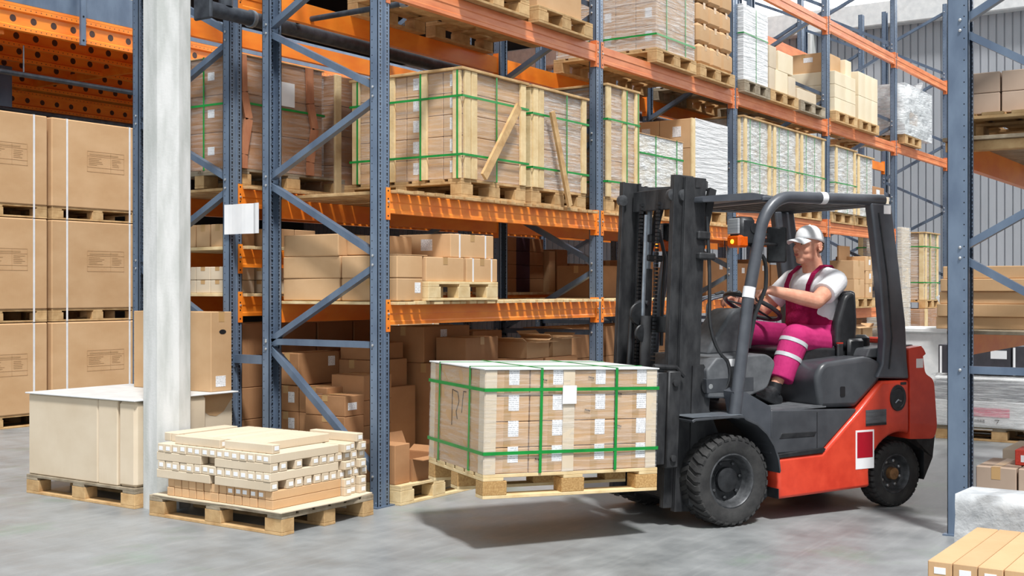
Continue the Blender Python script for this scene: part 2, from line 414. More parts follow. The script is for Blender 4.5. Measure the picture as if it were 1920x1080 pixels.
# ------------------------------------------------------------------ racks
def seg_channel(m, path, t, z0, z1):
    for a, b in zip(path, path[1:]):
        dx, dy = b[0]-a[0], b[1]-a[1]; l = math.hypot(dx, dy); nx, ny = -dy/l*t/2, dx/l*t/2
        ex, ey = dx/l*t/2, dy/l*t/2
        m.prism([(a[0]-ex+nx, a[1]-ey+ny), (b[0]+ex+nx, b[1]+ey+ny), (b[0]+ex-nx, b[1]+ey-ny), (a[0]-ex-nx, a[1]-ey-ny)], 'z', z0, z1)
def post_mesh(w, d, h, face):
    """face -1: web towards -y; +1: web towards +y. local x 0..w"""
    m = MB()
    k = w/.12
    p = [(.022*k, d), (.002, d), (.002, .002), (.046*k, .002), (.051*k, .010), (.069*k, .010), (.074*k, .002), (w-.002, .002), (w-.002, d), (w-.022*k, d)]
    if face > 0: p = [(a, d-b) for a, b in p]
    seg_channel(m, p, .004, 0.004, h)
    return m
def frame(x, y0, y1, h, nodes, label, w=.12, d=.065, horiz=(1.05,), first='front', pm='perf'):
    """nodes alternate rear/front starting low; drawn as zigzag bracing"""
    r = thing('upright_frame', label, 'rack frame', (x, y0, 0))
    L = y1-y0
    a = post_mesh(w, d, h, -1).obj('post', pm, r)
    b = post_mesh(w, d, h, 1).obj('post', pm, r, loc=(0, L-d, 0))
    for p, yy in ((a, 0), (b, 0)):
        q = MB(); q.box(-.03, -.02, 0, w+.03, d+.02, .008)
        q.obj('base_plate', 'blue', p)
        s = MB()
        for bx in (-.015, w+.015): s.lathe([(.009, 0), (.009, .02), (.005, .024)], (bx, d/2, .008), 'z', 8)
        s.obj('anchor_bolt', 'bolt', p)
    xm = w*.5
    ends = [(d*.6, L-d*.6)]
    ya, yb = d*.62, L-d*.62
    side = 0 if first == 'front' else 1
    def bolt(yy, z):
        s = MB(); s.lathe([(.009, 0), (.009, -.006), (.004, -.009)], (-.001, yy, z), 'x', 8); s.obj('bolt', 'bolt', r)
    for i in range(len(nodes)-1):
        pa = (xm, ya if side == 0 else yb, nodes[i]+.03); pb = (xm, yb if side == 0 else ya, nodes[i+1]-.03)
        q = MB(); q.bar(pa, pb, w*.42, .042, up=(0, 0, 1)); q.obj('brace', 'blue', r)
        bolt(pa[1], pa[2]); bolt(pb[1], pb[2])
        side = 1-side
    for z in horiz:
        q = MB(); q.bar((xm, ya, z), (xm, yb, z), w*.42, .042); q.obj('brace', 'blue', r)
        bolt(ya, z); bolt(yb, z)
    return r
ZZ = [.17, 1.03, 1.60, 2.16, 2.69, 3.21, 3.76, 4.30, 4.85, 5.40, 5.9]
names1 = ['nearest upright frame of the middle rack, beside the small carton pallet', 'second upright frame of the middle rack, rising behind the forklift mast',
          'third upright frame of the middle rack, seen above the forklift roof front', 'fourth upright frame of the middle rack, behind the driver',
          'fifth upright frame of the middle rack, above the forklift rear pillar', 'last upright frame of the middle rack near the grey cladding wall']
W = .12
for k in range(6):
    frame(2.8*k-.02, 0, 1.045, 6.0, ZZ, names1[k])
names2 = ['upright frame of the rear rack just behind the white concrete column', 'second upright frame of the rear rack, behind the dark cartons',
          'third upright frame of the rear rack', 'fourth upright frame of the rear rack', 'fifth upright frame of the rear rack, dark against the far wall', 'last upright frame of the rear rack by the far wall']
for k in range(6):
    lb = names2[k] + ('' if k in (0, 1, 4, 5) else ' ' + ['', '', 'deep in shadow behind the mast', 'in the shade behind the driver'][k])
    frame(2.8*k-.02, 1.37, 2.42, 6.0, ZZ, lb, first='rear')
m = MB()
o = thing('row_spacer', 'short horizontal steel spacer joining the two back-to-back racks low down', 'spacer', (0.03, 1.05, .92))
m.box(-.01, 0, -.03, .02, .315, .03); m.obj('bar', 'blue', o)
m = MB(); m.box(-.015, -.012, -.06, .025, 0, .06); m.box(-.015, .315, -.06, .025, .325, .06); m.obj('bracket', 'blue', o)

def beam(x0, x1, y, z0, z1, label, front=-1, mat='orange', pins=True, w=.12, group=None):
    """box beam whose outer face is at y; front -1 faces -y"""
    s = -front
    r = thing('rack_rail', label, 'rack beam', (x0, y, z0), 0, group)
    h = z1-z0; m = MB()
    prof = [(0, 0), (0, h*.16), (s*.005, h*.22), (s*.005, h*.52), (0, h*.58), (0, h-.003), (s*.003, h), (s*.048, h), (s*.048, 0)]
    m.prism(prof, 'x', .004, x1-x0-.004); m.obj('beam', mat, r)
    for e, sx in ((0, -1), (x1-x0, 1)):
        m = MB(); m.box(e-sx*-.0, -front*-.0, -.045, e+sx*.040, front*.005, h+.035)
        m.box(e, 0, -.045, e-sx*.005, s*.055, h+.035)
        p = m.obj('end_plate', mat, r)
        m = MB()
        for q in (.12, .4, .65, .9): m.lathe([(.0065, 0), (.0065, front*.0008)], (e+sx*.022, front*.0052, -.045+(h+.08)*q), 'y', 8)
        m.obj('slot', 'dark', p)
        if pins:
            m = MB(); m.lathe([(.008, 0), (.008, front*.008), (.004, front*.01)], (e+sx*.022, front*.005, h*.55), 'y', 8); m.obj('locking_pin', 'bolt', p)
    return r
bayname = ['nearest bay', 'second bay', 'third bay', 'fourth bay', 'last bay']
lev = {0: [(1.18, 1.31), (1.91, 2.04), (3.32, 3.46)], 1: [(1.18, 1.31), (1.91, 2.04), (3.32, 3.46)],
       2: [(1.18, 1.31), (2.10, 2.235), (3.33, 3.46), (4.57, 4.71)], 3: [(1.04, 1.17), (2.10, 2.235), (3.35, 3.48), (4.59, 4.73)],
       4: [(3.36, 3.49), (4.59, 4.73)]}
wall_ = {1.18: 'lowest', 1.04: 'lowest', 1.91: 'middle', 2.10: 'middle', 3.32: 'upper', 3.33: 'upper', 3.35: 'upper', 3.36: 'upper', 4.57: 'top', 4.59: 'top'}
for k in range(5):
    x0, x1 = 2.8*k+.10, 2.8*(k+1)-.02
    for z0, z1 in lev[k]:
        mt = 'orange' if (k < 2 and z0 < 3) else 'orange_pale'
        beam(x0, x1, -.001, z0, z1, f'orange front beam at the {wall_[z0]} level of the middle rack, {bayname[k]}', mat=mt)
        beam(x0, x1, 1.046, z0, z1, f'orange back beam at the {wall_[z0]} level of the middle rack, {bayname[k]}', front=1, mat='orange' if z0 < 4 else 'orange_pale')
lev2 = {0: [(1.22, 1.36), (1.57, 1.70), (2.0, 2.13), (3.42, 3.56)], 1: [(1.22, 1.36), (2.0, 2.13), (3.42, 3.56)], 2: [(1.22, 1.36), (2.0, 2.13), (3.42, 3.56)], 3: [(1.22, 1.36), (2.0, 2.13), (3.42, 3.56), (4.59, 4.73)], 4: [(3.42, 3.56)]}
for k in range(5):
    x0, x1 = 2.8*k+.10, 2.8*(k+1)-.02
    for z0, z1 in lev2[k]:
        n_ = {1.22: 'lowest', 1.57: 'second', 2.0: 'middle', 3.42: 'upper', 4.59: 'top'}[z0]
        beam(x0, x1, 1.369, z0, z1, f'orange beam facing the gap at the {n_} level of the rear rack, {bayname[k]}')
        beam(x0, x1, 2.421, z0, z1, f'orange far-side beam at the {n_} level of the rear rack, {bayname[k]}', front=1)
def deck(x0, x1, y0, y1, z, label, mat='wood_old', gap=.03, bw=.08, jit=.014):
    m = MB(); x = x0
    while x < x1-.05:
        w_ = bw*(.75+.5*R.random()); w_ = min(w_, x1-x)
        j = R.uniform(-jit, jit)
        m.box(x, y0+j, z, x+w_, y1+R.uniform(-jit, jit), z+.022+R.uniform(-.003, .003), .002)
        x += w_+gap*(.5+R.random())
    o = m.obj('slatted_deck', mat, origin=((x0+x1)/2, (y0+y1)/2, z))
    return tag(o, label, 'rack deck')
deck(.11, 2.77, -.052, 1.09, 1.31, 'weathered slatted wooden deck on the lowest level of the nearest bay', 'wood_pale')
deck(.11, 2.77, -.058, 1.09, 2.04, 'weathered slatted wooden deck under the strapped crates of the nearest bay', 'wood')
deck(2.91, 5.57, -.055, 1.09, 1.31, 'slatted wooden deck on the lowest level behind the forklift mast', 'wood_pale')
deck(2.91, 5.57, -.055, 1.09, 2.04, 'slatted wooden deck on the middle level of the second bay', 'wood')
deck(5.71, 8.37, -.045, 1.09, 1.31, 'slatted wooden deck on the lowest level behind the driver', 'wood')
deck(.11, 2.77, 1.33, 2.46, 1.36, 'slatted deck on the lowest level of the rear rack under two rows of small cartons', 'wood_pale')
deck(.11, 2.77, 1.33, 2.46, 1.70, 'slatted deck on the second level of the rear rack under the square cartons', 'wood_pale')
deck(.11, 2.77, 1.33, 2.46, 2.13, 'slatted deck on the middle level of the rear rack under the film-wrapped load', 'wood')
deck(2.91, 5.57, 1.33, 2.46, 1.36, 'slatted deck on the lowest level of the rear rack, second bay', 'wood_pale')
deck(2.91, 5.57, 1.33, 2.46, 2.13, 'slatted deck on the middle level of the rear rack, second bay', 'wood')

# near right rack
frame(1.17, -4.42, -3.26, 6.0, [.98, 1.62, 2.25, 2.92, 3.55, 4.2, 4.8, 5.4], 'upright frame of the right-hand rack, tall blue-grey post close to the camera', w=.12, d=.115, horiz=(.95,), first='front', pm='perf_right')
beam(1.29, 3.95, -3.261, 1.02, 1.15, 'orange aisle-side beam under the long cartons of the right-hand rack', front=1, w=.12)
beam(1.29, 3.95, -4.419, 1.02, 1.15, 'orange outer beam under the long cartons of the right-hand rack', front=-1)
beam(1.29, 3.95, -3.261, 2.13, 2.28, 'orange aisle-side beam under the upper pallet of the right-hand rack', front=1)
beam(1.29, 3.95, -4.419, 2.13, 2.28, 'orange outer beam under the upper pallet of the right-hand rack', front=-1)
frame(3.97, -4.42, -3.26, 6.0, [.98, 1.62, 2.25, 2.92, 3.55, 4.2, 4.8, 5.4], 'far upright frame of the right-hand rack', w=.12, d=.115, horiz=(.95,), first='front', pm='perf_right')
deck(1.33, 3.9, -4.44, -3.22, 1.15, 'slatted deck under the long cartons of the right-hand rack', 'wood_old', gap=.006)
deck(1.33, 3.9, -4.46, -3.2, 2.28, 'slatted deck with a long bearer under the upper right pallet', 'wood_old', gap=.006)

# sprinkler pipes
m = MB()
m.tube([(-.42, 1.19, 3.31), (13.5, 1.19, 3.31)], .052, 14)
o = m.obj('sprinkler_main_pipe', 'pipe', origin=(-.42, 1.19, 3.31), smooth=40)
tag(o, 'thick dark sprinkler main running lengthwise between the two racks', 'pipe')
m = MB(); m.box(-.015, -.085, -.085, .015, .085, .085, .01); m.obj('end_flange', 'pipe', o, loc=(-.0, 0, 0))
m = MB(); m.tube([(.2, 0, .04), (.2, 0, 1.4)], .048, 14); m.obj('riser', 'pipe', o, smooth=40)
m = MB(); m.lathe([(.062, 0), (.062, .03)], (.42, 0, 0), 'x', 16); m.obj('pipe_clamp', 'steel', o, smooth=40)
m = MB(); m.tube([(.42, 1.14, 3.36), (.42, .12, 3.36)], .02, 10)
o = m.obj('sprinkler_branch_pipe', 'pipe', origin=(.42, 1.14, 3.36), smooth=40); tag(o, 'thin sprinkler branch pipe sticking out under the upper beams', 'pipe')
m = MB(); m.lathe([(.028, 0), (.028, .04), (.012, .05), (.012, .08)], (0, -1.02, 0), 'y', 12); m.obj('nozzle', 'steel', o, smooth=40)
m = MB(); m.tube([(0, 6.05, 3.62), (13, 6.05, 3.62)], .028, 10); o = m.obj('sprinkler_pipe', 'pipe', origin=(0, 6.05, 3.62), smooth=40)
tag(o, 'dark horizontal pipe hanging under the perforated orange beams at left', 'pipe', 'pipes under the far left rack')
for xx in (1.5, 3.0): m = MB(); m.tube([(xx, 0, .02), (xx, 0, .3)], .008, 6); m.obj('hanger', 'steel', o)
m = MB(); m.tube([(0, 7.3, 3.45), (13, 7.3, 3.45)], .028, 10); o = m.obj('sprinkler_pipe', 'pipe', origin=(0, 7.3, 3.45), smooth=40)
tag(o, 'second dark pipe deeper in the shadow under the far left rack', 'pipe', 'pipes under the far left rack')

# far left rack: mezzanine style perforated beams
def perf_beam(x0, x1, y, z0, z1, label, holes=True, step=.235):
    r = thing('perforated_rail', label, 'rack beam', (x0, y, z0)); h = z1-z0
    m = MB(); m.prism([(0, 0), (0, h*.18), (.025, h*.24), (.025, h*.76), (0, h*.82), (0, h), (.07, h), (.07, 0)], 'x', 0, x1-x0); m.obj('beam', 'orange_holes', r)
    return r
perf_beam(-.5, 13, 5.85, 4.02, 4.26, 'bright orange perforated beam along the front of the far left rack')
for i, (yy, lb) in enumerate([(6.5, 'dim orange perforated beam just behind the bright one'), (7.15, 'third orange perforated beam back in the far left rack'), (7.8, 'fourth orange perforated beam back, mostly in shadow'), (8.5, 'fifth orange perforated beam back, almost black in shadow'), (9.9, 'sixth orange perforated beam back, deep in the dark'), (11.4, 'seventh orange perforated beam back, deep in the dark'), (13.0, 'rearmost orange perforated beam in the dark')]):
    perf_beam(-3 if yy > 9 else -.5, 10, yy, 4.0-.02*i, 4.24-.02*i, lb)
for i, xx in enumerate((1.15, 3.3, 5.4)):
    m = MB(); m.box(xx, 5.93, 3.97, xx+.05, 8.9, 4.06); o = m.obj('cross_rail', 'orange', origin=(xx, 5.93, 3.97))
    tag(o, f'orange cross beam under the far left deck, {["left one","middle one","right one"][i]}', 'rack beam')
m = MB(); m.box(-3.8, 5.85, 4.262, 16.5, 16.5, 4.29); o = m.obj('mezzanine_deck', 'orange', origin=(-.5, 5.85, 4.262)); tag(o, 'flat orange soffit deck above the large strapped cartons at left', 'rack deck')
m = MB(); m.box(-.5, 5.855, 4.291, 13, 5.90, 4.60, .003); o = m.obj('kick_board', 'blue', origin=(-.5, 5.855, 4.291)); tag(o, 'blue-grey edge panel standing on the perforated orange beam', 'panel')
m = MB(); xx = xat(159, 5.75); m.box(xx-.03, 5.77, 3.98, xx+.03, 5.8, 5.6); o = m.obj('guard_post', 'blue', origin=(xx, 5.77, 3.98)); tag(o, 'thin blue-grey vertical post bolted across the orange perforated beam', 'post')
m = MB()
for zz in (.05, .3): m.lathe([(.012, 0), (.012, -.002)], (0, 0, zz), 'y', 8)
m.obj('bolt_hole', 'dark', o)
m = MB(); xx = xat(10, 7.6); m.box(xx-.09, 7.6, 0, xx+.09, 7.72, 4.0, .005); o = m.obj('rack_post', 'blue', origin=(xx, 7.6, 0)); tag(o, 'dark rack post behind the large cartons at the left edge', 'post')

# ------------------------------------------------------------------ pallets
def make_pallet(L, D, label, mats=('wood', 'wood', 'wood'), nb=7, gapf=.35):
    """L along x with three bottom boards running along x, D along y; corner origin; height .13"""
    r = thing('wooden_pallet', label, 'pallet')
    bw = D/(nb+(nb-1)*gapf); g = bw*gapf
    for i in range(3):
        y = (0, D/2-.05, D-.1)[i]
        m = MB(); m.box(0, y, 0, L, y+.1, .018, .002); m.obj('bottom_board', mats[0], r)
        for j in range(3):
            x = (0.0, L/2-.07, L-.14)[j]
            m = MB(); m.box(x, y, .018, x+.14, y+.1, .094, .003); m.obj('block', mats[1], r)
    for j in range(3):
        x = (0, L/2-.06, L-.12)[j]
        m = MB(); m.box(x, 0, .094, x+.12, D, .112, .002); m.obj('cross_board', mats[2], r)
    for i in range(nb):
        y = i*(bw+g); m = MB(); m.box(0, y, .112, L, y+bw, .13, .002); m.obj('deck_board', mats[2], r)
    return r
PX = make_pallet(.82, 1.1, 'template')      # three blocks facing the aisle; boards across
for o in list(PX.children):                 # bottom boards run away from the aisle instead
    pass
PROTO = {}
def pallet(kind, loc, label, rotz=0, group=None):
    """kind 'side': 1.2 along x; 'end': .8 wide seen from -y (1.1 deep)"""
    if kind not in PROTO:
        if kind == 'load': p = make_pallet(1.08, .80, 'x', ('wood_pale', 'chip', 'wood_pale'), 6, .25)
        elif kind == 'end': p = PX
        elif kind == 'floor': p = make_pallet(.82, .50, 'x', ('wood_pale', 'wood_pale', 'wood_pale'), 3, .05)
        elif kind == 'narrow': p = make_pallet(.56, 1.1, 'x')
        elif kind == 'narrowold': p = make_pallet(.70, 1.1, 'x', ('wood_old', 'wood_old', 'wood_old'))
        elif kind == 'old': p = make_pallet(.82, 1.1, 'x', ('wood_old', 'wood_old', 'wood_old'))
        elif kind == 'pale': p = make_pallet(.82, 1.1, 'x', ('wood_pale', 'wood_pale', 'wood_pale'), 6, .05)
        elif kind == 'long': p = make_pallet(1.15, .80, 'x', ('wood', 'wood', 'wood_old'), 6, .2)
        elif kind == 'big': p = make_pallet(1.14, 1.0, 'x', ('wood', 'wood', 'wood'))
        PROTO[kind] = p; p.location = loc; p.rotation_euler.z = rotz; p['label'] = label
        if group: p['group'] = group
        return p
    return spawn(PROTO[kind], loc, rotz, label, group)

# ------------------------------------------------------------------ cartons and loads
def sticker(x0, y, z0, w_, h, parent, face='-y', name='label_sticker', mat='label', tilt=0):
    m = MB()
    if face == '-y': m.box(x0, y-.0015, z0, x0+w_, y, z0+h)
    elif face == '-x': m.box(y-.0015, x0, z0, y, x0+w_, z0+h)
    elif face == '+y': m.box(x0, y, z0, x0+w_, y+.0015, z0+h)
    return m.obj(name, mat, parent)
def carton(x, y, z, w_, d, h, label, group=None, mat='card', tape='x', labels=(), rot=0, straps=0, name='carton', bulge=.004, cat='box', sides=False, handle=None):
    """x,y = low corner; origin of object at base centre"""
    m = MB(); m.box(-w_/2, -d/2, 0, w_/2, d/2, h, bulge)
    o = m.obj(name, mat, loc=(x+w_/2, y+d/2, z), rotz=rot); tag(o, label, cat, group)
    t = .0012
    if tape:
        m = MB(); tw = min(.05, w_*.3, d*.3)/2; dn = min(.07, h*.3)
        if tape == 'x':
            m.box(-w_/2-t, -tw, h, w_/2+t, tw, h+t); m.box(-w_/2-t, -tw, h-dn, -w_/2, tw, h+t); m.box(w_/2, -tw, h-dn, w_/2+t, tw, h+t)
        else:
            m.box(-tw, -d/2-t, h, tw, d/2+t, h+t); m.box(-tw, -d/2-t, h-dn, tw, -d/2, h+t); m.box(-tw, d/2, h-dn, tw, d/2+t, h+t)
        m.obj('tape', 'tape', o)
    for (face, u, v, sw, sh) in labels:       # u,v fractional position on face of lower-left corner
        if face == '-y': sticker(-w_/2+u*w_, -d/2, v*h, sw, sh, o, '-y')
        elif face == '-x': sticker(-d/2+u*d, -w_/2, v*h, sw, sh, o, '-x')
    if straps:
        for i in range(straps):
            cx = (-.3, .3)[i] if straps == 2 else 0
            m = MB(); e = .003
            a = cx*w_
            m.box(a-.007, -d/2-e, -.0, a+.007, -d/2, h+e); m.box(a-.007, -d/2-e, h, a+.007, d/2+e, h+e); m.box(a-.007, d/2, 0, a+.007, d/2+e, h+e)
            m.obj('strap', 'strap_white', o)
    return o
def ring_v(m, a, y0, y1, z0, z1, wd, e, axis='x', t=.002):
    """vertical loop at x=a (axis x) or y=a"""
    def bx(p0, q0, r0, p1, q1, r1):
        if axis == 'x': m.box(p0, q0, r0, p1, q1, r1)
        else: m.box(q0, p0, r0, q1, p1, r1)
    bx(a-wd/2, y0-e-t, z0-t, a+wd/2, y0-e, z1+.001+t); bx(a-wd/2, y1+e, z0-t, a+wd/2, y1+e+t, z1+.001+t)
    bx(a-wd/2, y0-e-t, z1+.001, a+wd/2, y1+e+t, z1+.001+t); bx(a-wd/2, y0-e-t, z0-t, a+wd/2, y1+e+t, z0)
def ring_h(m, z, x0, x1, y0, y1, wd, e, t=.002):
    m.box(x0-e-t, y0-e-t, z-wd/2, x1+e+t, y0-e, z+wd/2); m.box(x0-e-t, y1+e, z-wd/2, x1+e+t, y1+e+t, z+wd/2)
    m.box(x0-e-t, y0-e-t, z-wd/2, x0-e, y1+e+t, z+wd/2); m.box(x1+e, y0-e-t, z-wd/2, x1+e+t, y1+e+t, z+wd/2)
def wrap_mesh(w_, d, h, e=.012, amp=.006, seed=1, z0=0):
    """crumpled film around a block, open below"""
    rr = random.Random(seed); m = MB()
    NX, NY, NZ = 14, 12, 12
    def dsp(p, n): 
        k = rr.uniform(-amp, amp); return tuple(p[i]+n[i]*k for i in range(3))
    def face(fn, nu, nv, nrm):
        g = [[dsp(fn(u/nu, v/nv), nrm) if 0 < u < nu and 0 < v < nv else fn(u/nu, v/nv) for v in range(nv+1)] for u in range(nu+1)]
        vs = [p for c in g for p in c]; fs = [(u*(nv+1)+v, (u+1)*(nv+1)+v, (u+1)*(nv+1)+v+1, u*(nv+1)+v+1) for u in range(nu) for v in range(nv)]
        m._add(vs, fs)
    face(lambda u, v: (-e+u*(w_+2*e), -e, z0+v*(h+e-z0)), NX, NZ, (0, 1, 0))
    face(lambda u, v: (-e+u*(w_+2*e), d+e, z0+v*(h+e-z0)), NX, NZ, (0, 1, 0))
    face(lambda u, v: (-e, -e+u*(d+2*e), z0+v*(h+e-z0)), NY, NZ, (1, 0, 0))
    face(lambda u, v: (w_+e, -e+u*(d+2*e), z0+v*(h+e-z0)), NY, NZ, (1, 0, 0))
    return m
def load(name, label, cat, loc, w_, d, h, nx, ny, nz, card='card', labels=None, posts=None, vx=(), vy=(), hz=(), wrap=None, top=None, topframe=False, group=None, rotz=0, extra=None, tilt=None, jit=.0, postw=.07, smat='strap', sw=.014, seed=3):
    r = thing(name, label, cat, loc, rotz, group)
    e = .0
    cw, cd, ch = w_/nx, d/ny, h/nz
    for i in range(nx):
        for j in range(ny):
            for k in range(nz):
                if not (j == 0 or i == 0 or k == nz-1 or i == nx-1): continue
                m = MB(); g = .003
                dx = R.uniform(-jit, jit); dy = R.uniform(-jit, jit)
                m.box(i*cw+g+dx, j*cd+g+dy, k*ch+.001, (i+1)*cw-g+dx, (j+1)*cd-g+dy, (k+1)*ch-.002, .004)
                c = m.obj('carton', card, r)
                if labels and j == 0 and '-y' in labels:
                    u, v, lw, lh = labels['-y']; sticker(i*cw+u*cw+dx, j*cd+g+dy, k*ch+v*ch, lw, lh, c, '-y')
                if labels and i == 0 and '-x' in labels and (j % labels.get('mod', 1) == 0):
                    u, v, lw, lh = labels['-x']; sticker(j*cd+u*cd+dy, i*cw+g+dx, k*ch+v*ch, lw, lh, c, '-x')
                if labels and i == 0 and labels.get('tapex'):
                    m = MB(); m.box(i*cw+g+dx-.001, (j+.4)*cd, k*ch+.004, i*cw+g+dx, (j+.6)*cd, (k+1)*ch-.006); m.obj('tape', 'tape', c)
                if labels and j == 0 and labels.get('tapey'):
                    m = MB(); m.box((i+.42)*cw, g+dy-.001, k*ch+.004, (i+.58)*cw, g+dy, (k+1)*ch-.006); m.obj('tape', 'tape', c)
    if posts:
        for (side, a) in posts:      # wooden uprights on the outside
            m = MB(); t = .022
            if side == '-y': m.box(a*w_-postw/2, -t, 0, a*w_+postw/2, 0, h+.0, .003)
            if side == '-x': m.box(-t, a*d-postw/2, 0, 0, a*d+postw/2, h+.0, .003)
            m.obj('upright_board', 'wood_pale', r)
    if topframe:
        for (a, b, c_, d_) in ((-.03, -.03, w_+.03, .05), (-.03, d-.05, w_+.03, d+.03), (-.03, .05, .05, d-.05), (w_-.05, .05, w_+.03, d-.05)):
            m = MB(); m.box(a, b, h, c_, d_, h+.02, .003); m.obj('top_board', 'wood', r)
    if top: m = MB(); m.box(-.012, -.012, h, w_+.012, d+.012, h+.008, .002); m.obj('top_sheet', top, r)
    if wrap:
        wrap_mesh(w_, d, h, .006, .006, seed).obj('plastic_film', wrap, r, smooth=80)
    e = .024 if posts else .010
    ztop = h+(.02 if topframe else (.008 if top else 0))
    for a in vx: m = MB(); ring_v(m, a*w_, 0, d, 0, ztop, sw, e, 'x'); m.obj('strap', smat, r)
    for a in vy: m = MB(); ring_v(m, a*d, 0, w_, 0, ztop, sw, e, 'y'); m.obj('strap', smat, r)
    for a in hz: m = MB(); ring_h(m, a*h, 0, w_, 0, d, sw+.002, e+.001); m.obj('strap', smat, r)
    return r
def at_deck(x, z, kind='end', y=-.02, lab=''):
    return pallet(kind, (x, y, z), lab)
P = .131
# middle level, nearest bay
ZB = 2.064
at_deck(.86, ZB, lab='wooden pallet under the nearest strapped crate on the middle level')
load('strapped_crate', 'large crate of small labelled cartons bound with green straps, nearest on the middle level', 'crate', (.872, -.012, ZB+P), .80, 1.0, .765, 1, 6, 5,
     labels={'-x': (.2, .3, .07, .085), 'mod': 2}, posts=[('-x', .03), ('-x', .33), ('-x', .63), ('-x', .97), ('-y', .06), ('-y', .16), ('-y', .95)], vx=(.5,), vy=(.02, .35, .66, .95), hz=(.22, .76), topframe=True, wrap='wrap')
m = MB(); m.bar((1.05, -.078, ZB+P+.02), (1.5, -.078, ZB+P+.58), .065, .022, (0, 1, 0)); m.v = [(a, b, c) for a, b, c in m.v]
o = m.obj('loose_board', 'wood', origin=(1.05, -.085, ZB+P)); tag(o, 'rough board leaning diagonally across the nearest strapped crate', 'board')
at_deck(1.76, ZB, lab='wooden pallet under the second strapped crate on the middle level')
load('strapped_crate', 'second crate on the middle level, film-wrapped cartons left of the second upright', 'crate', (1.775, -.012, ZB+P), .80, 1.0, .765, 1, 4, 5,
     posts=[('-x', .03), ('-y', .14), ('-y', .04), ('-y', .95)], vx=(.6,), vy=(.05,), hz=(.2, .74), topframe=True, wrap='wrap_mid', seed=5)
m = MB(); m.bar((1.98, -.068, ZB+P+.60), (2.22, -.085, ZB+.01), .055, .022, (0, 1, 0))
o = m.obj('loose_board', 'wood', origin=(2.22, -.1, ZB)); tag(o, 'rough board leaning steeply against the second strapped crate', 'board')
pallet('narrow', (2.92, -.02, ZB), 'pallet under the tall crate right of the second upright')
load('strapped_crate', 'tall film-wrapped crate with two wooden uprights, right of the second upright', 'crate', (2.935, -.012, ZB+P), .53, 1.0, .94, 1, 3, 3,
     posts=[('-y', .55), ('-y', .97), ('-y', .02)], vx=(.6, .99), hz=(.14, .7), topframe=True, wrap='wrap_mid', seed=6)
at_deck(3.52, ZB, lab='wooden pallet under the low pale strapped load behind the mast')
load('strapped_load', 'low pale load with green straps just above the mast top', 'load', (3.53, -.010, ZB+P), .85, 1.0, .60, 2, 3, 3, card='card_cream', vx=(.35, .85), hz=(.72,), top='card', wrap='wrap_silver', seed=7)
at_deck(4.55, ZB, lab='wooden pallet under the white film load left of the third upright')
load('wrapped_load', 'large block wrapped in white film on the front, brown cartons at its side', 'load', (4.56, -.010, ZB+P), .84, 1.0, .86, 1, 3, 3, labels={'-x': (.3, .4, .09, .1)}, wrap=None, posts=[('-y', .04)])
m = MB(); g = m; m.box(.09, -.012, 0, .845, -.002, .87, .003); LW = [o for o in COL.objects if o.get('label', '').startswith('large block wrapped')][0]
m.obj('white_film', 'wrap_white', LW)
ZC = 2.237
for i, (x, w_, lb) in enumerate([(5.72, .74, 'left of the three silver-wrapped crates on the middle level, beside the third upright'), (6.52, .76, 'centre of the three silver-wrapped crates on the middle level'), (7.34, .80, 'right of the three silver-wrapped crates on the middle level, before the fourth upright')]):
    at_deck(x, ZC, lab=['pallet under the left silver-wrapped crate', 'pallet under the centre silver-wrapped crate', 'pallet under the right silver-wrapped crate'][i])
    load('wrapped_crate', lb, 'crate', (x+.01, -.04, ZC+P), w_, 1.0, .83, 2, 2, 4, card='card_pale', posts=[('-y', .06), ('-y', .95), ('-x', .05), ('-x', .95)], hz=(.45,), vx=(.2, .55), topframe=True, wrap='wrap_silver', seed=10+i, sw=.01)
for i, (x, w_, lb) in enumerate([(8.52, .78, 'silver-wrapped crate with knotted green strap just right of the fourth upright'), (9.38, .62, 'narrow silver-wrapped crate, rightmost on the middle level')]):
    at_deck(x, ZC, lab=['pallet under the knotted-strap crate right of the fourth upright', 'pallet under the narrow rightmost silver crate'][i])
    load('wrapped_crate', lb, 'crate', (x+.01, -.04, ZC+P), w_, 1.0, .80-.03*i, 2, 2, 4, card='card_pale', posts=[('-y', .06), ('-y', .95)] if i == 0 else [('-y', .06)], hz=(.45,) if i == 0 else (), vx=(.55,), topframe=True, wrap='wrap_silver', seed=14+i, sw=.01)
at_deck(10.2, ZC, lab='pallet under the two small brown cartons by the fifth upright')
carton(10.25, .02, ZC+P, .62, .5, .20, 'lower brown carton on the middle level beside the fifth upright', mat='card_brown_shade')
carton(10.25, .02, ZC+P+.2, .50, .5, .24, 'upper brown carton with a white label beside the fifth upright', mat='card_brown_shade', labels=[('-y', .3, .6, .15, .06)])
carton(10.9, .05, ZC+P, .18, .4, .34, 'narrow pale carton squeezed against the fifth upright on the middle level', mat='card_pale')

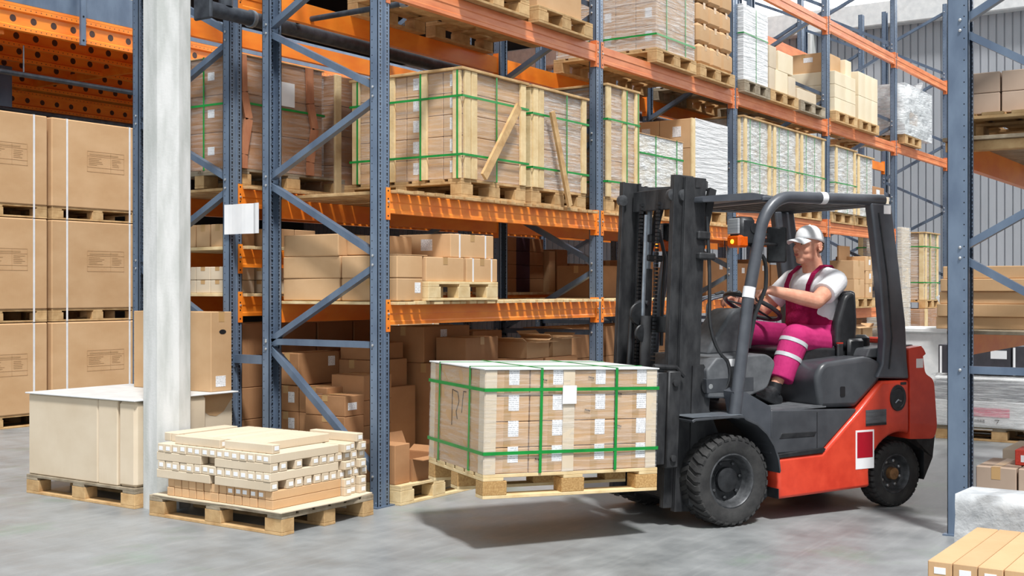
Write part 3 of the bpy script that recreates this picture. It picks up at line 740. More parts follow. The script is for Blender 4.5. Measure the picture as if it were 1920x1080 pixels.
# upper level
ZU = 3.461
at_deck(.84, ZU, y=-.07, lab='pallet at the top edge of the photo, left of two on the upper beam')
load('wrapped_load', 'film-wrapped load cut by the top edge, left of two above the nearest bay', 'load', (.85, -.05, ZU+P), .80, 1.0, .8, 2, 3, 4, vx=(.5,), wrap='wrap_mid', posts=[('-y', .95)], seed=20)
at_deck(1.79, ZU, y=-.07, lab='pallet at the top edge of the photo, right of two, beside the second upright')
carton(1.83, -.03, ZU+P, .66, .9, .7, 'big smooth carton cut by the top edge, left of the second upright', mat='card')
at_deck(3.75, ZU, y=-.07, lab='pallet under the tall film-wrapped load on the upper level')
load('wrapped_load', 'tall film-wrapped load with green straps on the upper level over the mast', 'load', (3.77, -.05, ZU+P), .78, 1.05, 1.05, 1, 5, 5, labels={'-x': (.2, .35, .07, .09), 'mod': 2}, vx=(.25, .75), vy=(.62,), hz=(.12, .66), wrap='wrap_mid', seed=21, posts=None)
at_deck(4.66, ZU, y=-.07, lab='pallet under the bulging cartons on the upper level')
for k in range(4):
    for i in range(3):
        w_ = .262
        carton(4.67+i*(w_+.008)+R.uniform(-.01, .01), -.05+R.uniform(-.01, .02), ZU+P+k*.205, w_, .36, .20, f'bulging carton, {["left","centre","right"][i]} of the {["bottom","second","third","top"][k]} layer on the upper level',
               'bulging cartons stacked on the upper level', rot=R.uniform(-.04, .04), tape='y', bulge=.03)
pallet('narrowold', (5.72, -.07, ZU), 'weathered pallet under the white wrapped block by the third upright, upper level')
load('wrapped_load', 'tall load fully wrapped in white film, upper level right of the third upright', 'load', (5.73, -.05, ZU+P), .64, 1.0, .78, 1, 2, 3, card='white_plastic', wrap='wrap_white', hz=(.62,), vx=(.5,), seed=22, sw=.01)
at_deck(6.44, ZU, y=-.07, lab='pallet under the stepped pale cartons on the upper level')
for (x, z, w_, h, lb) in [(6.46, 0, .16, .24, 'narrow pale carton at the bottom left of the stepped stack on the upper level'), (6.64, 0, .36, .24, 'wide pale carton at the bottom of the stepped stack on the upper level'), (7.02, 0, .22, .22, 'pale carton at the bottom right of the stepped stack on the upper level'),
                          (6.46, .242, .2, .24, 'pale carton on the upper left of the stepped stack'), (6.72, .242, .44, .22, 'wide pale carton on top of the stepped stack')]:
    carton(x, -.04, ZU+P+z, w_, .5, h, lb, mat='card_cream' if w_ > .3 else 'card_pale')
at_deck(7.33, ZU, 'old', y=-.07, lab='dark weathered pallet left of the fourth upright, upper level')
carton(7.4, 0, ZU+P, .62, .5, .15, 'low carton alone on the dark weathered pallet on the upper level', mat='card_pale')
carton(7.5, .58, ZU+P, .5, .4, .22, 'lower carton at the back of the dark weathered pallet', mat='card')
carton(7.5, .58, ZU+P+.222, .5, .4, .22, 'upper carton at the back of the dark weathered pallet', mat='card')
at_deck(8.52, ZU+.02, y=-.07, lab='pallet under the block of six cream cartons right of the fourth upright')
for k in range(3):
    for i in range(2):
        carton(8.54+i*.39, -.05, ZU+.02+P+k*.165, .385, .7, .163, f'cream carton, {["left","right"][i]} of the {["bottom","middle","top"][k]} layer right of the fourth upright', mat='card_cream', tape=None)
carton(8.56, .06, ZU+.02+P+.496, .5, .6, .24, 'larger tan carton with white label resting on the six cream cartons', mat='card', labels=[('-x', .3, .55, .12, .06)])
carton(9.08, .0, ZU+.02+P+.496, .22, .6, .22, 'narrow pale carton beside the larger tan carton on the cream block', mat='card_cream')
at_deck(9.42, ZU+.02, y=-.07, lab='pallet under the tall cream cartons left of the fifth upright')
for k in range(2):
    for i in range(3):
        carton(9.44+i*.265, -.05, ZU+.02+P+k*.31, .262, .6, .308, f'tall cream carton, {["left","centre","right"][i]} of the {["lower","upper"][k]} layer left of the fifth upright', mat='card_cream', tape=None)
# grey film-wrapped goods in the last bay
at_deck(11.45, ZU+.04, y=-.07, lab='front pallet under the grey wrapped goods in the last bay')
r = thing('wrapped_goods', 'heap of boxed goods in torn clear film on the upper level of the last bay', 'load', (11.42, -.05, ZU+.04+P))
for k, (dx, dd, nx) in enumerate([(0, 0, 3), (.02, .03, 3), (.05, .02, 2), (.15, .1, 1)]):
    for i in range(nx):
        for j in range(2):
            m = MB(); cw = (1.3-2*dx)/nx; m.box(dx+i*cw+.01, dd+j*.5, k*.19, dx+(i+1)*cw-.02, dd+(j+1)*.5-.03, k*.19+.183, .01)
            m.obj('carton', 'card' if (k == 1 and i == 1) else 'white_plastic', r)
wrap_mesh(1.36, 1.04, .70, .03, .035, 44).obj('plastic_film', 'wrap_silver', r, smooth=80)
m = MB(); m.tube([(.9, .1, .6), (1.0, .1, .82), (1.3, .12, .45)], [.05, .12, .03], 7, flat=.3); m.obj('film_flap', 'wrap_mid', r)

# low level, nearest bay
ZL = 1.335
ya, yb, yc = yat(530, .14), yat(637, .14), -.03
for k in range(3):
    carton(.14, yb+.005, ZL+k*.152, .30, ya-yb-.01, .15, f'plain tan carton, {["bottom","middle","top"][k]} of the stack of three beside the nearest frame', 'plain cartons on the lowest level', bulge=.006, tape='y', rot=(0, .02, -.02)[k])
for k in range(2):
    carton(.14, yc, ZL+k*.152, .27, yb-yc-.015, .15, ['tan carton with tape and white label at the front edge of the lowest shelf', 'open-topped tan carton above the labelled one at the shelf front'][k], bulge=.006, tape='x' if k == 0 else None, labels=[('-y', .68, .35, .06, .07)] if k == 0 else ())
m = MB(); m.box(.14, -.03, ZL+.303, .46, .18, ZL+.308); m.T = Matrix.Rotation(.15, 4, 'Y'); o = m.obj('cardboard_flap', 'card', origin=(.3, .05, ZL+.303)); tag(o, 'loose cardboard flap lying over the open carton on the lowest shelf', 'cardboard')
carton(.22, .2, ZL+.31, .36, .28, .13, 'carton standing behind the open carton, highest beside the nearest upright')
carton(.5, .64, ZL+P, .35, .36, .26, 'shaded carton at the back of the lowest shelf of the nearest bay', mat='card_brown_shade')
pallet('pale', (.42, -.07, ZL), 'pale pallet carrying three cartons on the lowest shelf')
carton(.42, -.05, ZL+P, .43, .5, .165, 'wide tan carton on the left of the small pallet, lowest shelf', tape='y')
carton(.88, -.05, ZL+P, .38, .5, .165, 'tan carton with white straps on the right of the small pallet', straps=2, tape='y')
carton(.72, -.03, ZL+P+.168, .52, .46, .165, 'strapped tan carton lying on top of the small pallet', straps=2, tape='y', labels=[('-x', .35, .3, .1, .08)])
# rear rack contents
ys = [yat(p, .13) for p in (421, 394, 367, 342)]
for i in range(3):
    for k in range(2):
        carton(.13, ys[i]+.003, 1.384+k*.098, .3, ys[i+1]-ys[i]-.006, .095, f'small cream carton, {["right","middle","left"][i]} in the {["lower","upper"][k]} row behind the white column', 'small cartons on the rear rack lowest shelf', mat='card_pale')
for i in range(3):
    carton(.13, ys[i]+.004, 1.724, .3, ys[i+1]-ys[i]-.01, .165, f'square tan carton, {["right","middle","left"][i]} of three on the second shelf of the rear rack', 'square cartons on the rear rack')
for i in range(2):
    for k in range(2):
        carton(.46+i*.2, 1.42, 1.384+k*.098, .19, .3, .095, f'small shaded carton, {["left","right"][i]} in the {["lower","upper"][k]} row between the two rear posts', 'shaded small cartons', mat='card_pale')
    carton(.46+i*.23, 1.42, 1.724, .22, .3, .14, f'shaded tan carton, {["left","right"][i]} of two between the rear posts on the second shelf', 'shaded tan cartons')
pallet('long', (.10, 1.42, 2.154), 'pallet under the film-wrapped load behind the rear posts')
load('wrapped_load', 'film-wrapped load behind the two rear posts with bent wooden strips and green straps', 'load', (.11, 1.42, 2.154+P), .88, 1.0, .82, 2, 2, 3, card='card_brown_shade', labels={'-x': (.5, .4, .07, .06)}, vx=(.32,), vy=(.35,), hz=(.58,), wrap='wrap', top='wood', seed=31)
LD = [o for o in COL.objects if o.get('label', '').startswith('film-wrapped load behind the two rear')][0]
for xx in (.03, .72):
    m = MB(); zs = [0, .1, .36, .55, .82]; xo = [0, 0, .05, 0, -.01]
    for a in range(4): m.bar((xx+xo[a], -.02-(.05 if a in (1, 2) else 0)*0, zs[a]), (xx+xo[a+1], -.02, zs[a+1]), .07, .02, (0, 1, 0))
    m.obj('bent_strip', 'wood_red', LD)
m = MB(); m.box(.40, -.013, .50, .56, -.011, .68); m.obj('paper_sheet', 'white', LD)
load('wrapped_load', 'dark film-wrapped load with pale corner post, in shade beside the bent-strip load', 'load', (1.12, 1.42, 2.154), .6, .95, .95, 2, 3, 4, card='card_brown_shade', wrap='wrap', posts=[('-y', .05)], seed=32)
for i in range(3):
    x0 = xat(940+30*i, 1.5); x1 = xat(940+30*(i+1), 1.5)
    for k in range(4):
        carton(x0+.005, 1.5+.03*i, 1.384+k*.135, x1-x0-.02, .4, .133, f'shaded brown carton, {["left","middle","right"][i]} stack, {["bottom","second","third","top"][k]} one, seen through the nearest bay', 'shaded cartons on the rear rack', mat='card_purple_shade' if i == 1 else 'card_brown_shade')
for i, (p0, p1, h, lb) in enumerate([(1030, 1043, .42, 'narrow leaning carton behind the crossing braces'), (1044, 1066, .44, 'dark tall carton left of the second upright on the rear rack'), (1068, 1105, .30, 'wide dark carton close to the second upright on the rear rack'), (1132, 1146, .30, 'pale carton seen between the second upright and the mast')]):
    x0, x1 = xat(p0, 1.5), xat(p1, 1.5); carton(x0, 1.5, 1.384, x1-x0-.02, .4, h, lb, mat='card_brown_shade' if i in (1, 2) else 'card')
for i in range(4):
    for k in range(5):
        carton(.13+i*.42, 1.45, k*.232, .40, .45, .23, f'dark brown carton at the floor of the rear rack, {ORD[i]} stack, {["bottom","second","third","fourth","top"][k]} one', 'dark cartons on the floor of the rear rack', mat='card_brown_shade')
# white paper sheet hung on the rear posts
m = MB(); n = 10
for i in range(n):
    a0, a1 = i/n, (i+1)/n
    def pp(a): return (-.04+.005*math.sin(a*9)-(.02 if a > .85 else 0), 1.40-.36*a)
    p, q = pp(a0), pp(a1)
    m._add([(p[0], p[1], 1.80), (q[0], q[1], 1.80), (q[0], q[1], 2.01), (p[0], p[1], 2.01), (p[0]+.002, p[1], 1.80), (q[0]+.002, q[1], 1.80), (q[0]+.002, q[1], 2.01), (p[0]+.002, p[1], 2.01)], [(0, 1, 2, 3), (7, 6, 5, 4), (3, 2, 6, 7), (0, 4, 5, 1)])
o = m.obj('paper_sign', 'white', origin=(-.04, 1.2, 1.9)); tag(o, 'blank white sheet bent across the gap between the two rear posts', 'sign')

# floor level of the nearest bay
pallet('floor', (.13, -.07, 0), 'pale floor pallet just right of the nearest upright')
M_ = None
def open_carton(x, y, z, w_, d, h, label, mat='card', group=None, rot=0, flaps=(1, 1, 1, 1), lb=()):
    m = MB(); t = .006; X, Y = w_/2, d/2
    m.box(-X, -Y, 0, X, Y, t); m.box(-X, -Y, t, X, -Y+t, h); m.box(-X, Y-t, t, X, Y, h); m.box(-X, -Y+t, t, -X+t, Y-t, h); m.box(X-t, -Y+t, t, X, Y-t, h)
    o = m.obj('open_carton', mat, loc=(x+X, y+Y, z), rotz=rot); tag(o, label, 'box', group)
    def fl(p0, p1, out, up, L):
        m = MB(); a, b = Vector(p0), Vector(p1); o_ = Vector(out)*L; 
        c0, c1 = a+o_+Vector((0, 0, up)), b+o_+Vector((0, 0, up)); th = Vector((0, 0, .005))
        m._add([tuple(v) for v in (a, b, c1, c0, a+th, b+th, c1+th, c0+th)], [(0, 1, 2, 3), (7, 6, 5, 4), (0, 4, 5, 1), (1, 5, 6, 2), (2, 6, 7, 3), (3, 7, 4, 0)])
        m.obj('flap', mat, o)
    if flaps[0]: fl((-X, -Y, h), (X, -Y, h), (0, -1, 0), flaps[0]*d*.12, d*.3)
    if flaps[1]: fl((-X, Y, h), (X, Y, h), (0, 1, 0), flaps[1]*d*.2, d*.2)
    if flaps[2]: fl((-X, -Y, h), (-X, Y, h), (-1, 0, 0), flaps[2]*.06, w_*.18)
    if flaps[3]: fl((X, -Y, h), (X, Y, h), (1, 0, 0), flaps[3]*.06, w_*.18)
    for (u, v, sw, sh) in lb: sticker(-X+u*w_, -Y, v*h, sw, sh, o, '-y')
    return o
open_carton(.30, -.03, P, .33, .3, .15, 'open carton with raised flap and white label on the floor pallet', flaps=(-.1, 2.2, 0, .6), lb=[(.6, .2, .06, .08)], mat='card_brown_shade')
carton(.13, -.02, P, .155, .4, .26, 'brown carton squeezed between the upright and the open carton', mat='card_brown_shade', labels=())
for k in range(3):
    carton(.36, .45, P*0+.29+k*.175, .30, .3, .173, f'brown carton with white label, {["bottom","middle","top"][k]} of the column left of the forklift load', 'labelled brown cartons left of the forklift load', mat='card_brown_shade', labels=[('-y', .3, .5, .075, .055)], tape='y')
carton(.36, .45, 0, .30, .3, .288, 'brown carton at the base of the labelled column left of the forklift load', mat='card_brown_shade')
for k in range(4):
    carton(.13, .42, P+.14*k+(0), .20, .36, .138, f'plain brown carton, {["bottom","second","third","top"][k]} in the column right behind the nearest upright', 'plain brown cartons right behind the nearest upright', mat='card_brown_shade', rot=.02*(k % 2), labels=[('-y', .15, .3, .09, .05)] if k == 3 else ())
yA = [yat(614, .2), yat(560, .2), yat(512, .2)]
for c in range(2):
    for k in range(4):
        z = .0+k*.183
        carton(.2, yA[c]+.004, z+.002, .36 if c == 0 else .34, yA[c+1]-yA[c]-.008, .181, f'brown carton, {["right","left"][c]} column seen through the nearest frame, {["bottom","second","third","top"][k]} one', 'brown cartons seen through the nearest frame', mat='card_brown_shade', labels=[('-x', .15, .35, .06, .075)] if k > 1 else (), tape='x')
carton(.2, yA[1], .737, .42, yat(517, .2)-yA[1], .225, 'larger taped carton with label on top of the stacks seen through the nearest frame', mat='card_brown_shade', labels=[('-y', .72, .55, .07, .07)])
carton(.64, .62, .902, .36, .3, .12, 'dark carton high at the back under the lowest shelf', mat='card_brown_shade')
carton(.62, .56, .0, .45, .4, .70, 'tall dark carton behind the stacks under the lowest shelf', mat='card_brown_shade')
carton(.62, .60, .70, .40, .38, .20, 'dark carton standing on the tall one under the lowest shelf', mat='card_brown_shade')
for i, (x, w_) in enumerate([(1.12, .55), (1.70, .5), (2.23, .5)]):
    carton(x, .15, 0, w_, .75, .86, f'big carton on the floor behind the forklift load, {["left","middle","right"][i]} of three', 'big cartons hidden behind the forklift load', mat='card_brown_shade')
carton(1.12, .52, .862, .58, .4, .27, 'large brown carton with label just below the lowest beam', mat='card_brown_shade', labels=[('-y', .35, .65, .08, .07)])
carton(1.24, .22, .862, .42, .28, .19, 'slanted brown carton standing behind the forklift load, left one', mat='card_brown_shade', tape='y')
carton(1.72, .5, .862, .4, .4, .22, 'brown carton in light stripes behind the slanted one', mat='card_brown_shade')
open_carton(2.03, .2, .862, .33, .3, .13, 'open tan carton behind the forklift load, left of two', flaps=(-.1, .3, .5, .5))
open_carton(2.42, .2, .862, .30, .3, .15, 'open tan carton behind the forklift load, right of two by the second upright', flaps=(-.1, .8, .5, .5))
# second bay to fourth bay contents, mostly behind the forklift
for i in range(4):
    for k in range(4):
        carton(2.95+i*.62, .35, .0+k*.27, .58, .5, .267, f'brown carton behind the forklift mast, {ORD[i]} column from the left, {["bottom","second","third","top"][k]} one', 'brown cartons on the floor behind the mast', mat='card_brown_shade', labels=[('-y', .75, .6, .06, .07)])
for i in range(3):
    carton(3.72+i*.6, .55, ZL, .56, .42, .30+.06*(i % 2), f'dark carton on the lowest shelf behind the mast, {ORD[i]} from the left', 'dark cartons on the shelf behind the mast', mat='card_brown_shade')
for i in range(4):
    carton(5.8+i*.6, .4, ZL+.001, .56, .5, .42-.05*(i % 2), f'dark carton on the lowest shelf behind the driver, {ORD[i]} from the left', 'dark cartons behind the driver', mat='card_brown_shade', labels=[('-y', .6, .7, .08, .06)])
    carton(5.8+i*.6, .3, 0, .57, .6, .85, f'tall brown carton on the floor behind the driver, {ORD[i]} from the left', 'tall cartons on the floor behind the driver', mat='card_brown_shade', labels=[('-y', .6, .7, .08, .08)])
pallet('end', (9.25, -.07, 1.172), 'pallet of mixed cartons on the lowest shelf behind the seat')
for (x, y, z, w_, h, d_, lb) in [(9.0, .45, 0, .5, .55, .4, 'tan carton standing behind the mixed stack left of the seat back'), (9.27, -.05, 0, .40, .24, .5, 'lower tan carton at the left of the mixed stack behind the seat'), (9.27, -.04, .242, .44, .24, .5, 'upper taped tan carton at the left of the mixed stack behind the seat'), (9.74, -.05, 0, .27, .18, .4, 'lowest labelled carton at the right of the mixed stack behind the seat'),
                               (9.74, -.05, .182, .27, .17, .4, 'middle labelled carton at the right of the mixed stack behind the seat'), (9.72, -.05, .354, .27, .19, .4, 'top carton at the right of the mixed stack behind the seat')]:
    carton(x, y, 1.172+P+z, w_, d_, h, lb, tape='y', labels=[('-y', .5, .4, .07, .07)] if x > 9.7 else ())
m = MB(); m.box(9.4, .2, 1.172+P+.484, 9.85, .22, 1.172+P+.68); o = m.obj('cardboard_flap', 'card', origin=(9.6, .2, 1.78)); tag(o, 'raised cardboard flap on top of the mixed stack behind the seat', 'cardboard')
for i, (x, z, lb) in enumerate([(8.9, 0, 'left heap carton on the floor behind the forklift seat'), (9.5, 0, 'middle heap carton on the floor behind the forklift seat'), (10.1, 0, 'right heap carton on the floor behind the forklift seat')]):
    carton(x, .1, 0, .56, .6, .70, lb, mat='card_brown_shade')
open_carton(8.95, .12, .702, .5, .4, .2, 'crushed open carton on the floor heap behind the seat, left one', mat='card_brown_shade', flaps=(.5, 1, 1, 1))
open_carton(9.6, .12, .702, .45, .4, .24, 'crushed open carton on the floor heap behind the seat, middle one', flaps=(-.8, 1, 1, 1))
open_carton(10.15, .12, .702, .4, .4, .18, 'crushed open carton on the floor heap behind the seat, right one', flaps=(.5, 1, 1, 1))
# far end
load('wrapped_load', 'film-wrapped carton load on the floor at the far end, under the orange-posted crate', 'load', (12.1, -.1, 0), 1.35, 1.0, 1.12, 2, 2, 3, card='card_brown_shade', wrap='wrap', posts=[('-y', .2)], postw=.12, seed=51)
pallet('end', (12.45, -.08, 1.125), 'pallet between the two stacked loads at the far end')
load('strapped_crate', 'far-end crate with wooden uprights and green straps near the right-hand post', 'crate', (12.5, -.05, 1.126+P), .76, 1.0, 1.0, 1, 2, 3, card='card', posts=[('-x', .04), ('-x', .96), ('-y', .05), ('-y', .35), ('-y', .9)], hz=(.26, .80), vx=(.3, .7), topframe=True, wrap='wrap_mid', seed=52)
load('sack_column', 'tall narrow column of film-wrapped sacks just right of the fifth upright', 'load', (11.36, -.05, 0), .4, .5, 2.3, 1, 1, 8, card='card_pale', wrap='wrap_mid', seed=53, jit=.006)
# ------------------------------------------------------------------ far left cartons
def big_carton(x, k, label, y=6.0):
    z = k*1.075
    pallet('big', (x, y, z), 'pallet under the ' + label.replace(' with faint printed panel', '').replace('glimpsed ', ''))
    o = carton(x-.01, y-.01, z+P, 1.15, .95, .935, label, mat='card', tape=None, bulge=.012)
    for u in (-.34, .36):
        m = MB(); m.box(u*1.15-.011, -.478, -.13, u*1.15+.011, -.4765, .938); m.box(u*1.15-.011, -.478, .9355, u*1.15+.011, .478, .938); m.obj('strap', 'strap_white', o)
    m = MB(); a, b, c, d = -.14, .34, .40, .62; y_ = -.4768; t = .004
    for (p, q, r_, s_) in ((a, c, b, c+t), (a, d, b, d+t), (a, c, a+t, d), (b-t, c, b, d), (a, c+.05, b, c+.053), (a+.3, c, a+.303, d), (a, c+.17, b, c+.172)): m.box(p, y_, q, r_, y_+.001, s_)
    for i in range(5):
        m.box(a+.02, y_, c+.075+i*.018, a+.02+.2*R.uniform(.5, 1), y_+.001, c+.081+i*.018); m.box(a+.32, y_, c+.075+i*.018, a+.32+.13*R.uniform(.5, 1), y_+.001, c+.081+i*.018)
    m.box(a+.03, y_, d-.035, b-.08, y_+.001, d-.018)
    m.obj('printed_panel', 'ink', o)
for k in range(3):
    for i, x in enumerate((.60, 1.80)):
        big_carton(x, k, f'big strapped carton with faint printed panel, {["bottom","middle","top"][k]} row, {["cut by the left edge","beside the rack post"][i]}')
for k in range(2):
    big_carton(7.3, k, f'big strapped carton glimpsed far behind the nearest bay, {["lower","upper"][k]}')
for i, px in enumerate((5, 55, 105, 155, 205, 255)):
    x = xat(px, 6.1)
    carton(x, 6.1, 4.295, .31, .5, .42+.05*(i % 2), f'cream carton above the blue-grey edge panel, {ORD[i]} from the left', 'cream cartons on the mezzanine', mat='card_cream')

# ------------------------------------------------------------------ low pallet with cream cartons and lid
pallet('long', (-.92, 2.42, 0), 'pallet on the floor under the pale boxes left of the column', rotz=-PI/2)
Y1, Y2 = yat(185, -.9), yat(222, -.9)
carton(-.905, Y1+.005, P, .60, 2.42-Y1-.01, .556, 'wide pale carton on the low pallet, left of the column', mat='card_pale', tape=None, bulge=.008)
carton(-.905, Y2+.004, P, .60, Y1-Y2-.006, .556, 'narrow pale carton between its two wider neighbours on the low pallet', mat='card_pale', tape=None, bulge=.006)
carton(-.905, 1.28, P, .60, Y2-1.28-.004, .556, 'pale carton with rounded edge touching the column', mat='card_pale', tape=None, bulge=.02)
carton(-.29, 1.33, P, .26, .9, .556, 'pale carton with torn brown paper, right of the column', mat='card_pale', tape=None)
o = [q for q in COL.objects if q.get('label', '').startswith('pale carton with torn')][0]
m = MB(); m.prism([(-.13, .556), (-.13, .44), (-.08, .41), (-.02, .40), (.05, .43), (.13, .52), (.13, .556)], 'y', -.4515, -.450); m.obj('torn_paper', 'card', o)
m = MB(); m.box(-.925, 1.265, P+.558, -.03, 2.43, P+.568, .003); o = m.obj('cover_board', 'white_plastic', origin=(-.5, 1.85, P+.558)); tag(o, 'flat whitish board lying over the pale cartons at left', 'board')
o = carton(-.225, 1.33, P+.569, .19, .82, .555, 'tall tan carton with oval hand hole standing on the board behind the column', mat='card', tape='y', labels=[('-y', .22, .06, .09, .075)])
m = MB()
pts = [(.05*.7*math.cos(a)*.9, .385+.055*.3*math.sin(a)) for a in [2*PI*i/20 for i in range(20)]]
m.prism([(p[0]+.01, p[1]+.03) for p in pts], 'y', -.4115, -.4102); m.obj('hand_hole', 'dark', o)

# ------------------------------------------------------------------ pallet with many small cartons
pallet('long', (-1.0, 1.03, 0), 'pallet under the small labelled cartons in front of the column', rotz=-PI/2)
m = MB(); m.prism([(-1.02, -.13), (-1.0, .3), (-1.015, .7), (-1.0, 1.0), (-.3, 1.02), (-.2, .5), (-.19, -.1), (-.5, -.15), (-.8, -.135)], 'z', P, P+.006)
o = m.obj('cardboard_sheet', 'card_pale', origin=(-.6, .4, P)); tag(o, 'ragged cardboard sheet between the small cartons and their pallet', 'cardboard')
Z0 = P+.007; SH, SWD = .0535, .0655
G = 'small long cartons on the low pallet'
def small(x, y, k, L, along, lb, lab=True, zoff=0, rot=0, mat='card_pale', which=None):
    """along 'x': end faces -x at x ; along 'y': end faces -y at y"""
    z = Z0+k*SH+zoff
    if along == 'x':
        o = carton(x, y, z, L, SWD-.005, SH-.0015, lb, G, mat=mat, tape=None, bulge=.003, rot=rot, name='small_carton', labels=[('-x', R.uniform(.16, .34), R.uniform(.2, .36), .034, .024)] if lab else ())
    else:
        o = carton(x, y, z, SWD-.005, L, SH-.0015, lb, G, mat=mat, tape=None, bulge=.003, rot=rot, name='small_carton', labels=[('-y', R.uniform(.16, .34), R.uniform(.2, .36), .034, .024)] if lab else ())
    for c in o.children: c.data.materials[0] = M['white']
    return o
LN = ['lowest', 'second', 'third', 'fourth', 'fifth', 'sixth', 'seventh']
for k in (0, 1, 3, 5):
    off = .06 if k < 2 else .0
    n = 14 if k < 2 else 15
    for i in range(n):
        y = .0-off+i*SWD+(.06 if k < 2 else 0)
        small(-1.0+(.02 if k < 2 else 0)+R.uniform(-.004, .004), y-.03, k, .58, 'x', f'small long carton with its end to the front, {LN[k]} layer, {ORD[n-1-i]} from the left', lab=(k > 1 or (k == 1 and 0 < i < 6)), mat='card' if k < 2 else 'card_pale')
    for i in range(3):
        x = -1.0+.60+i*(SWD+.004)
        small(x, -.06+.03*(i % 2), k, .5, 'y', f'small long carton pointing to the nearest upright, {LN[k]} layer, {ORD[i]} beside the frontal ones', lab=True)
        small(x, .46, k, .5, 'y', f'small long carton at the back right, {LN[k]} layer, {ORD[i]} from the front ones', lab=False)
for k in (2, 4):
    cols = {2: (-1.0, -.87, -.795, -.72, -.64, -.57, -.5, -.43, -.36, -.29, -.22), 4: (-1.0, -.925, -.80, -.66, -.59, -.52, -.45, -.38, -.31, -.24)}[k]
    for i, x in enumerate(cols):
        for j in range(2):
            gap = .10 if (k == 4 and i < 1) else (0.02 if k == 2 else .0)
            y = -.03 if j == 0 else .46+gap
            small(x, y, k, .47 if j == 0 else (.5-gap), 'y', f'small carton lying sideways in the {LN[k]} layer, {ORD[i]} back, {["right","left"][j]} one', lab=(j == 0))
for j, y in enumerate((.42, -.02)):
    small(-.975, y, 6, .40, 'y', ['left carton of the front pair on top of the small carton stack', 'right carton of the front pair on top of the small carton stack'][j])
for i in range(12):
    small(-.90, .04+i*SWD, 6, .54, 'x', f'small carton in the top layer pointing away, {ORD[i]} from the right', lab=False) if i > 0 else None
for i in range(2):
    small(-.90+.0, .88+i*SWD, 6, .5, 'x', ['left end carton of the top layer', 'last carton of the top layer at far left'][i], lab=False)
small(-.28, -.05, 6, .4, 'y', 'single small carton at the right end of the stack beside the upright')

# ------------------------------------------------------------------ right rack contents
for k in range(5):
    carton(1.5-.02*(k % 2), -4.36-.01*k, 1.174+k*.0752, .5, 1.25, .0745, f'long flat tan carton overhanging the aisle, {["bottom","second","third","fourth","top"][k]} of five on the right-hand rack', mat='card', tape='x', bulge=.004)
pallet('end', (1.32, -4.35, 2.304), 'pallet with four small cartons on the upper level of the right-hand rack', rotz=0)
for j in range(3):
    for k in range(2):
        if j == 0: carton(1.40, -4.25+.0, 2.304+P+k*.122, .5, .36, .12, f'grey-brown carton, hidden end, {["lower","upper"][k]}, on the right upper pallet', mat='card_grey', tape=None)
y1, y2, y3 = yat(1816, 1.4), yat(1876, 1.4), yat(1935, 1.4)
for k in range(2):
    carton(1.40, y2+.004, 2.304+P+k*.122, .5, y1-y2-.01, .12, f'small grey-brown carton, left {["lower","upper"][k]} of four on the right upper pallet', mat='card_grey', tape=None)
    carton(1.40, max(y3, -3.86)+.004, 2.304+P+k*.122, .5, y2-max(y3, -3.86)-.01, .12, f'small grey-brown carton, right {["lower","upper"][k]} of four on the right upper pallet', mat='card_grey', tape=None)
m = MB(); m.box(1.36, -4.4, 2.22, 1.44, -3.2, 2.279, .004); o = m.obj('bearer_beam', 'wood', origin=(1.4, -3.8, 2.22)); tag(o, 'thick timber bearer under the upper right deck', 'board')
# cartons and things on the floor to the right
ya, yb = yat(1830, 1.35), yat(1905, 1.35)
o = carton(1.35, yb, 0, .42, ya-yb, .385, 'grey-brown carton on the floor at the right edge, with scribbled numbers', mat='card_grey', tape='x')
m = MB()
for i in range(6): m.box(-.2115, -.06+i*.022, .12+.004*(i % 2), -.2105, -.048+i*.022, .135)
for i in range(7): m.box(-.2115, -.075+i*.022, .085, -.2105, -.06+i*.022, .095)
m.obj('handwriting', 'ink_dark', o)
carton(1.36, yb-.34, 0, .42, .33, .385, 'dark carton cut by the right edge, beside the scribbled carton', mat='card_grey')
carton(1.95, yb-.3, 0, .5, .5, .42, 'cream topped carton behind the scribbled carton on the floor', mat='card_pale')
y0 = yat(1903, 1.5)
o = carton(1.5, y0-.3, .386, .2, .3, .09, 'small red printed box lying on the cartons at the right edge', mat='print_red', tape=None)
m = MB()
for i in range(3): m.box(-.101, .1-i*.035, .02, -.1005, .118-i*.035, .06)
m.obj('printed_mark', 'white', o)
m = MB(); rr = random.Random(5)
ys = yat(1790, -.42)
nx, nz = 16, 10
def grid_block(m, x0, x1, y0, y1, z1, amp, rr):
    vs = []; N, K = 18, 10
    for i in range(N+1):
        for j in range(K+1):
            vs.append((x0+rr.uniform(-amp, amp), y0+(y1-y0)*i/N, z1*j/K+(rr.uniform(-amp, amp)*.6 if j == K else 0)))
    n0 = len(vs)
    for i in range(N+1):
        for j in range(K+1): vs.append((x1, y0+(y1-y0)*i/N, z1*j/K*.97))
    fs = []
    for o in (0, n0):
        for i in range(N):
            for j in range(K): a = o+i*(K+1)+j; fs.append((a, a+K+1, a+K+2, a+1))
    for i in range(N): fs.append((i*(K+1)+K, (i+1)*(K+1)+K, n0+(i+1)*(K+1)+K, n0+i*(K+1)+K)); 
    for j in range(K): fs.append((j, j+1, n0+j+1, n0+j)); b = N*(K+1); fs.append((b+j, b+j+1, n0+b+j+1, n0+b+j))
    m._add(vs, fs)
grid_block(m, -.42, -.1, ys, ys-1.3, .505, .012, rr)
o = m.obj('film_sack', 'grey_film', origin=(-.3, ys-.6, 0), smooth=80); tag(o, 'crumpled whitish film sack behind the long cartons at the bottom right', 'sack')
LH = .064
zt = .40
yy = yat(1735, -1.38)
yy = -3.83
pallet('long', (-1.4, -3.82, 0), 'pallet under the long cartons in the bottom right corner', rotz=-PI/2)
